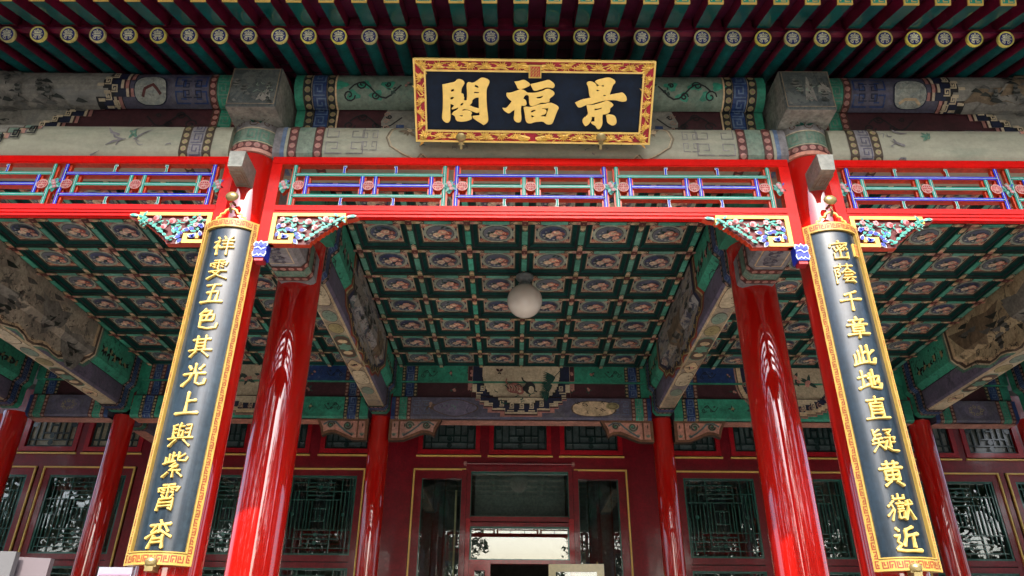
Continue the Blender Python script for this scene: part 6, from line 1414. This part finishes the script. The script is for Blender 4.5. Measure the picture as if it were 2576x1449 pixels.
# ------------------------------------------------------------------ carved brackets under the rear lintels
def rear_bracket(xc, sg, label):
    t = thing('scroll_bracket', label, 'bracket', (xc, 10.6, 4.69), 'carved brackets under the rear lintels'); y0, y1 = 10.46, 10.56
    out = [(0, 0), (.77, 0), (.70, -.14), (.67, -.255), (.60, -.215), (.52, -.205), (.44, -.225), (.36, -.26), (.29, -.285), (.22, -.315), (.12, -.32), (0, -.32)]
    P2 = [(xc+sg*a, 4.973+b) for a, b in out]; n = len(P2); mb = MB()
    mb.mesh([(x, y0, z) for x, z in P2]+[(x, y1, z) for x, z in P2], [(k, (k+1) % n, n+(k+1) % n, n+k) for k in range(n)], 'brown_edge'); S = Flat((0, y0, 0), (1, 0, 0), (0, 0, 1)); S.N = Vector((0, -1, 0)); mb.decal(S, P2, 0, 'bracket_brown'); mb.build('board', t)
    mb = MB(); q = lambda a, b: (xc+sg*a, 4.973+b)
    inner = [(.04, -.03), (.72, -.03), (.665, -.13), (.65, -.205), (.58, -.175), (.48, -.17), (.33, -.235), (.2, -.29), (.04, -.29)]
    mb.decal(S, [q(*p) for p in inner], .003, 'pink_dull'); mb.line(S, [q(*p) for p in inner], .010, .006, 'bracket_brown', True)
    for x in (.15,): mb.rect(S, *sorted((xc+sg*(x-.012), xc+sg*(x+.012))), 4.69, 4.94, .007, 'bracket_brown')
    for a, b, r_, s_ in ((.30, -.10, .065, 1), (.55, -.09, .055, -1)):
        for w, m, h in ((.034, 'pale_green_old', .008), (.016, 'brown_ink', .011)): curl(mb, S, *q(a, b), r_, m, 1.5, s_*sg, 0, w, h)
        mb.disc(S, *q(a+.01, b), r_*.35, .010, 'green', 8)
    for w, m, h in ((.03, 'pale_green_old', .009), (.012, 'lavender', .012)): mb.line(S, [q(.22, -.25), q(.32, -.19), (q(.42, -.11)), q(.48, -.05), q(.58, -.04), q(.66, -.09)], w, h, m)
    for a in (.08, .23): 
        for k in (-1, 0, 1): leaf(mb, S, *q(a, -.26), .06, PI/2+k*.6, 'pale_green_old', .4, .009)
        leaf(mb, S, *q(a, -.06), .07, -PI/2, 'brown_ink', .3, .009)
    mb.build('carving', t)
for sx, side in ((-1, 'left'), (1, 'right')):
    rear_bracket(sx*1.945, -sx, 'carved scroll bracket at the %s end of the lintel above the doorway' % side)
    rear_bracket(sx*2.255, sx, 'carved scroll bracket on the outer face of the door-side column on the %s' % side)
    # ties from the rear columns to the wall and the outer depth beams
    t = thing('rear_tie', 'short painted tie running from the outer %s column back to the wall' % side, 'beam', (sx*5.95, 11.3, 4.9)); mb = MB()
    x = sx*5.95; U = Prof([(x-.13, 5.25), (x-.13, 4.99), (x-.10, 4.955), (x+.10, 4.955), (x+.13, 4.99), (x+.13, 5.25)], 'y', -1)
    mb.rect(U, 10.72, 12, 0, U.L, 0, 'ink_purple'); mb.build('timber', t); mb = MB(); hoop(mb, U, 10.85, 1, 0, U.L, [(.05, 'dots', 'maroon_band', 'pearl'), (.11, 'key', 'green', 'pale_green'), (.05, 'dots', 'maroon_band', 'pearl')]); mb.rect(U, 11.1, 12, U.d[2], U.d[3], .003, 'pink_dull'); mb.build('painting', t)
depth_beam(-7.5, 4.7, 10.3, 'left', 'painted beam over the far left corner column')
depth_beam(7.5, 4.7, 10.3, 'right', 'painted beam over the far right corner column')
# lattice frieze beyond the far left column, its sunlit orange put into the colour
t = thing('hanging_frieze', 'side frieze painted in its sunlit orange, glimpsed at the far left picture edge', 'lattice frieze', (-8.3, 10.4, 4.6)); mb = MB()
for x0, x1, z0, z1 in ((-9.3, -7.66, 4.93, 5.0), (-9.3, -7.66, 4.60, 4.66), (-7.73, -7.66, 4.2, 4.93)): mb.box(x0, x1, 10.4, 10.46, z0, z1, 'orange_red')
mb.build('rail', t); mb = MB()
for x in (-9, -8.7, -8.4, -8.1, -7.8): mb.box(x-.015, x+.015, 10.41, 10.45, 4.66, 4.93, 'orange_red')
for z in (4.74, 4.84): mb.box(-9.3, -7.73, 10.412, 10.448, z-.013, z+.013, 'orange_red')
mb.build('lattice', t)
# ------------------------------------------------------------------ notice boards whose tops show at the lower left
def notice(x0, x1, y, ztop, m, label, tilt=0, line=False):
    t = thing('notice_board', label, 'notice board', ((x0+x1)/2, y, 0), 'notice boards standing before the hall'); mb = MB(); h = .62
    z0 = ztop-h
    mb.mesh([(x0, y, z0), (x1, y, z0-tilt), (x1, y, ztop-tilt), (x0, y, ztop), (x0, y+.03, z0), (x1, y+.03, z0-tilt), (x1, y+.03, ztop-tilt), (x0, y+.03, ztop)], [(0, 1, 2, 3), (4, 7, 6, 5), (3, 2, 6, 7), (0, 4, 5, 1), (1, 5, 6, 2), (0, 3, 7, 4)], m); mb.build('board', t)
    if line: mb = MB(); mb.box(x0+.01, x1-.01, y-.003, y-.001, ztop-tilt-.05, ztop-tilt-.042, 'sign_pink'); mb.build('printed_line', t)
    mb = MB(); gz = .0 if y < 3.4 else .45
    for x in (x0+.03, x1-.03): mb.box(x-.012, x+.012, y+.03, y+.055, gz, ztop-tilt-.03, 'steel')
    mb.build('stand', t)
notice(-2.75, -2.238, 3.3, 2.107, 'sign_grey', 'plain grey notice board at the lower left picture corner', .008)
notice(-2.36, -2.118, 3.36, 2.088, 'sign_lilac', 'lilac-grey notice board just right of the corner board', .008)
notice(-2.80, -2.58, 5.05, 2.245, 'sign_white', 'white notice sheet with a pink line beside the left couplet foot', .0, True)
# ------------------------------------------------------------------ trees across the court, mirrored in lacquer and glass
def tree_meshes(seed):
    r = random.Random(seed); mb = MB(); H = 8.5
    mb.tube([(0, 0, 0), (.1, .05, 1.5), (-.05, .1, 3.2), (.1, 0, 5.5)], [.22, .17, .13, .06], 'bark', 10)
    for k in range(9):
        a = r.random()*2*PI; z = 2.4+.5*k; L = 1.6+r.random(); mb.tube([(0, .05, z), (L*.5*math.cos(a), L*.5*math.sin(a), z+.5), (L*math.cos(a), L*math.sin(a), z+1.0)], [.07, .045, .015], 'bark', 6)
    tr = mb.build('trunk', smooth=60); tm = tr.data; bpy.data.objects.remove(tr); mb = MB(); cl = []
    for k in range(46):
        a = r.random()*2*PI; zz = 2.2+6*r.random(); R = 2.4*math.sqrt(max(.05, 1-((zz-4.8)/4.2)**2))*math.sqrt(r.random()); cl.append((R*math.cos(a), R*math.sin(a), zz, .45+.5*r.random()))
    for k in range(6500):
        c = cl[k % len(cl)]; v = Vector((r.gauss(0, 1), r.gauss(0, 1), r.gauss(0, .8))).normalized()*c[3]*r.random()**.4; p = Vector(c[:3])+v
        a, b = Vector((r.gauss(0, 1), r.gauss(0, 1), r.gauss(0, 1))).normalized(), Vector((r.gauss(0, 1), r.gauss(0, 1), r.gauss(0, 1))).normalized(); s = .10+.06*r.random()
        mb.poly([p+a*s, p+b*s*.6, p-a*s, p-b*s*.6], 'leaf')
    o = mb.build('crown'); cm = o.data; bpy.data.objects.remove(o); return tm, cm
TM = [tree_meshes(1), tree_meshes(2)]
for i, (x, y, s) in enumerate([(-4.3, -9, 1.0), (-8.6, -6.5, 1.15), (-12, -3, 1.1), (-15.5, 1, 1.2), (-9, -13, 1.3), (-14, -9, 1.3), (4.9, -10, .95), (9.2, -7, 1.15), (12.5, -3.5, 1.1), (16, 1, 1.2), (10, -13, 1.3), (15, -9, 1.3), (-3.2, -15, .9), (-19, 4, 1.3), (19, 4, 1.3), (-11, 2, .9), (11.5, 2, .9)]):
    t = thing('tree', 'leafy tree in the court behind the viewer, seen only mirrored in the glass', 'tree', (x, y, 0), 'trees around the court'); tm, cm = TM[i % 2]
    t.rotation_euler.z = i*1.3; t.scale = (s, s, s)
    for nm, me in (('trunk', tm), ('crown', cm)): o = bpy.data.objects.new(nm, me); C.objects.link(o); o.parent = t
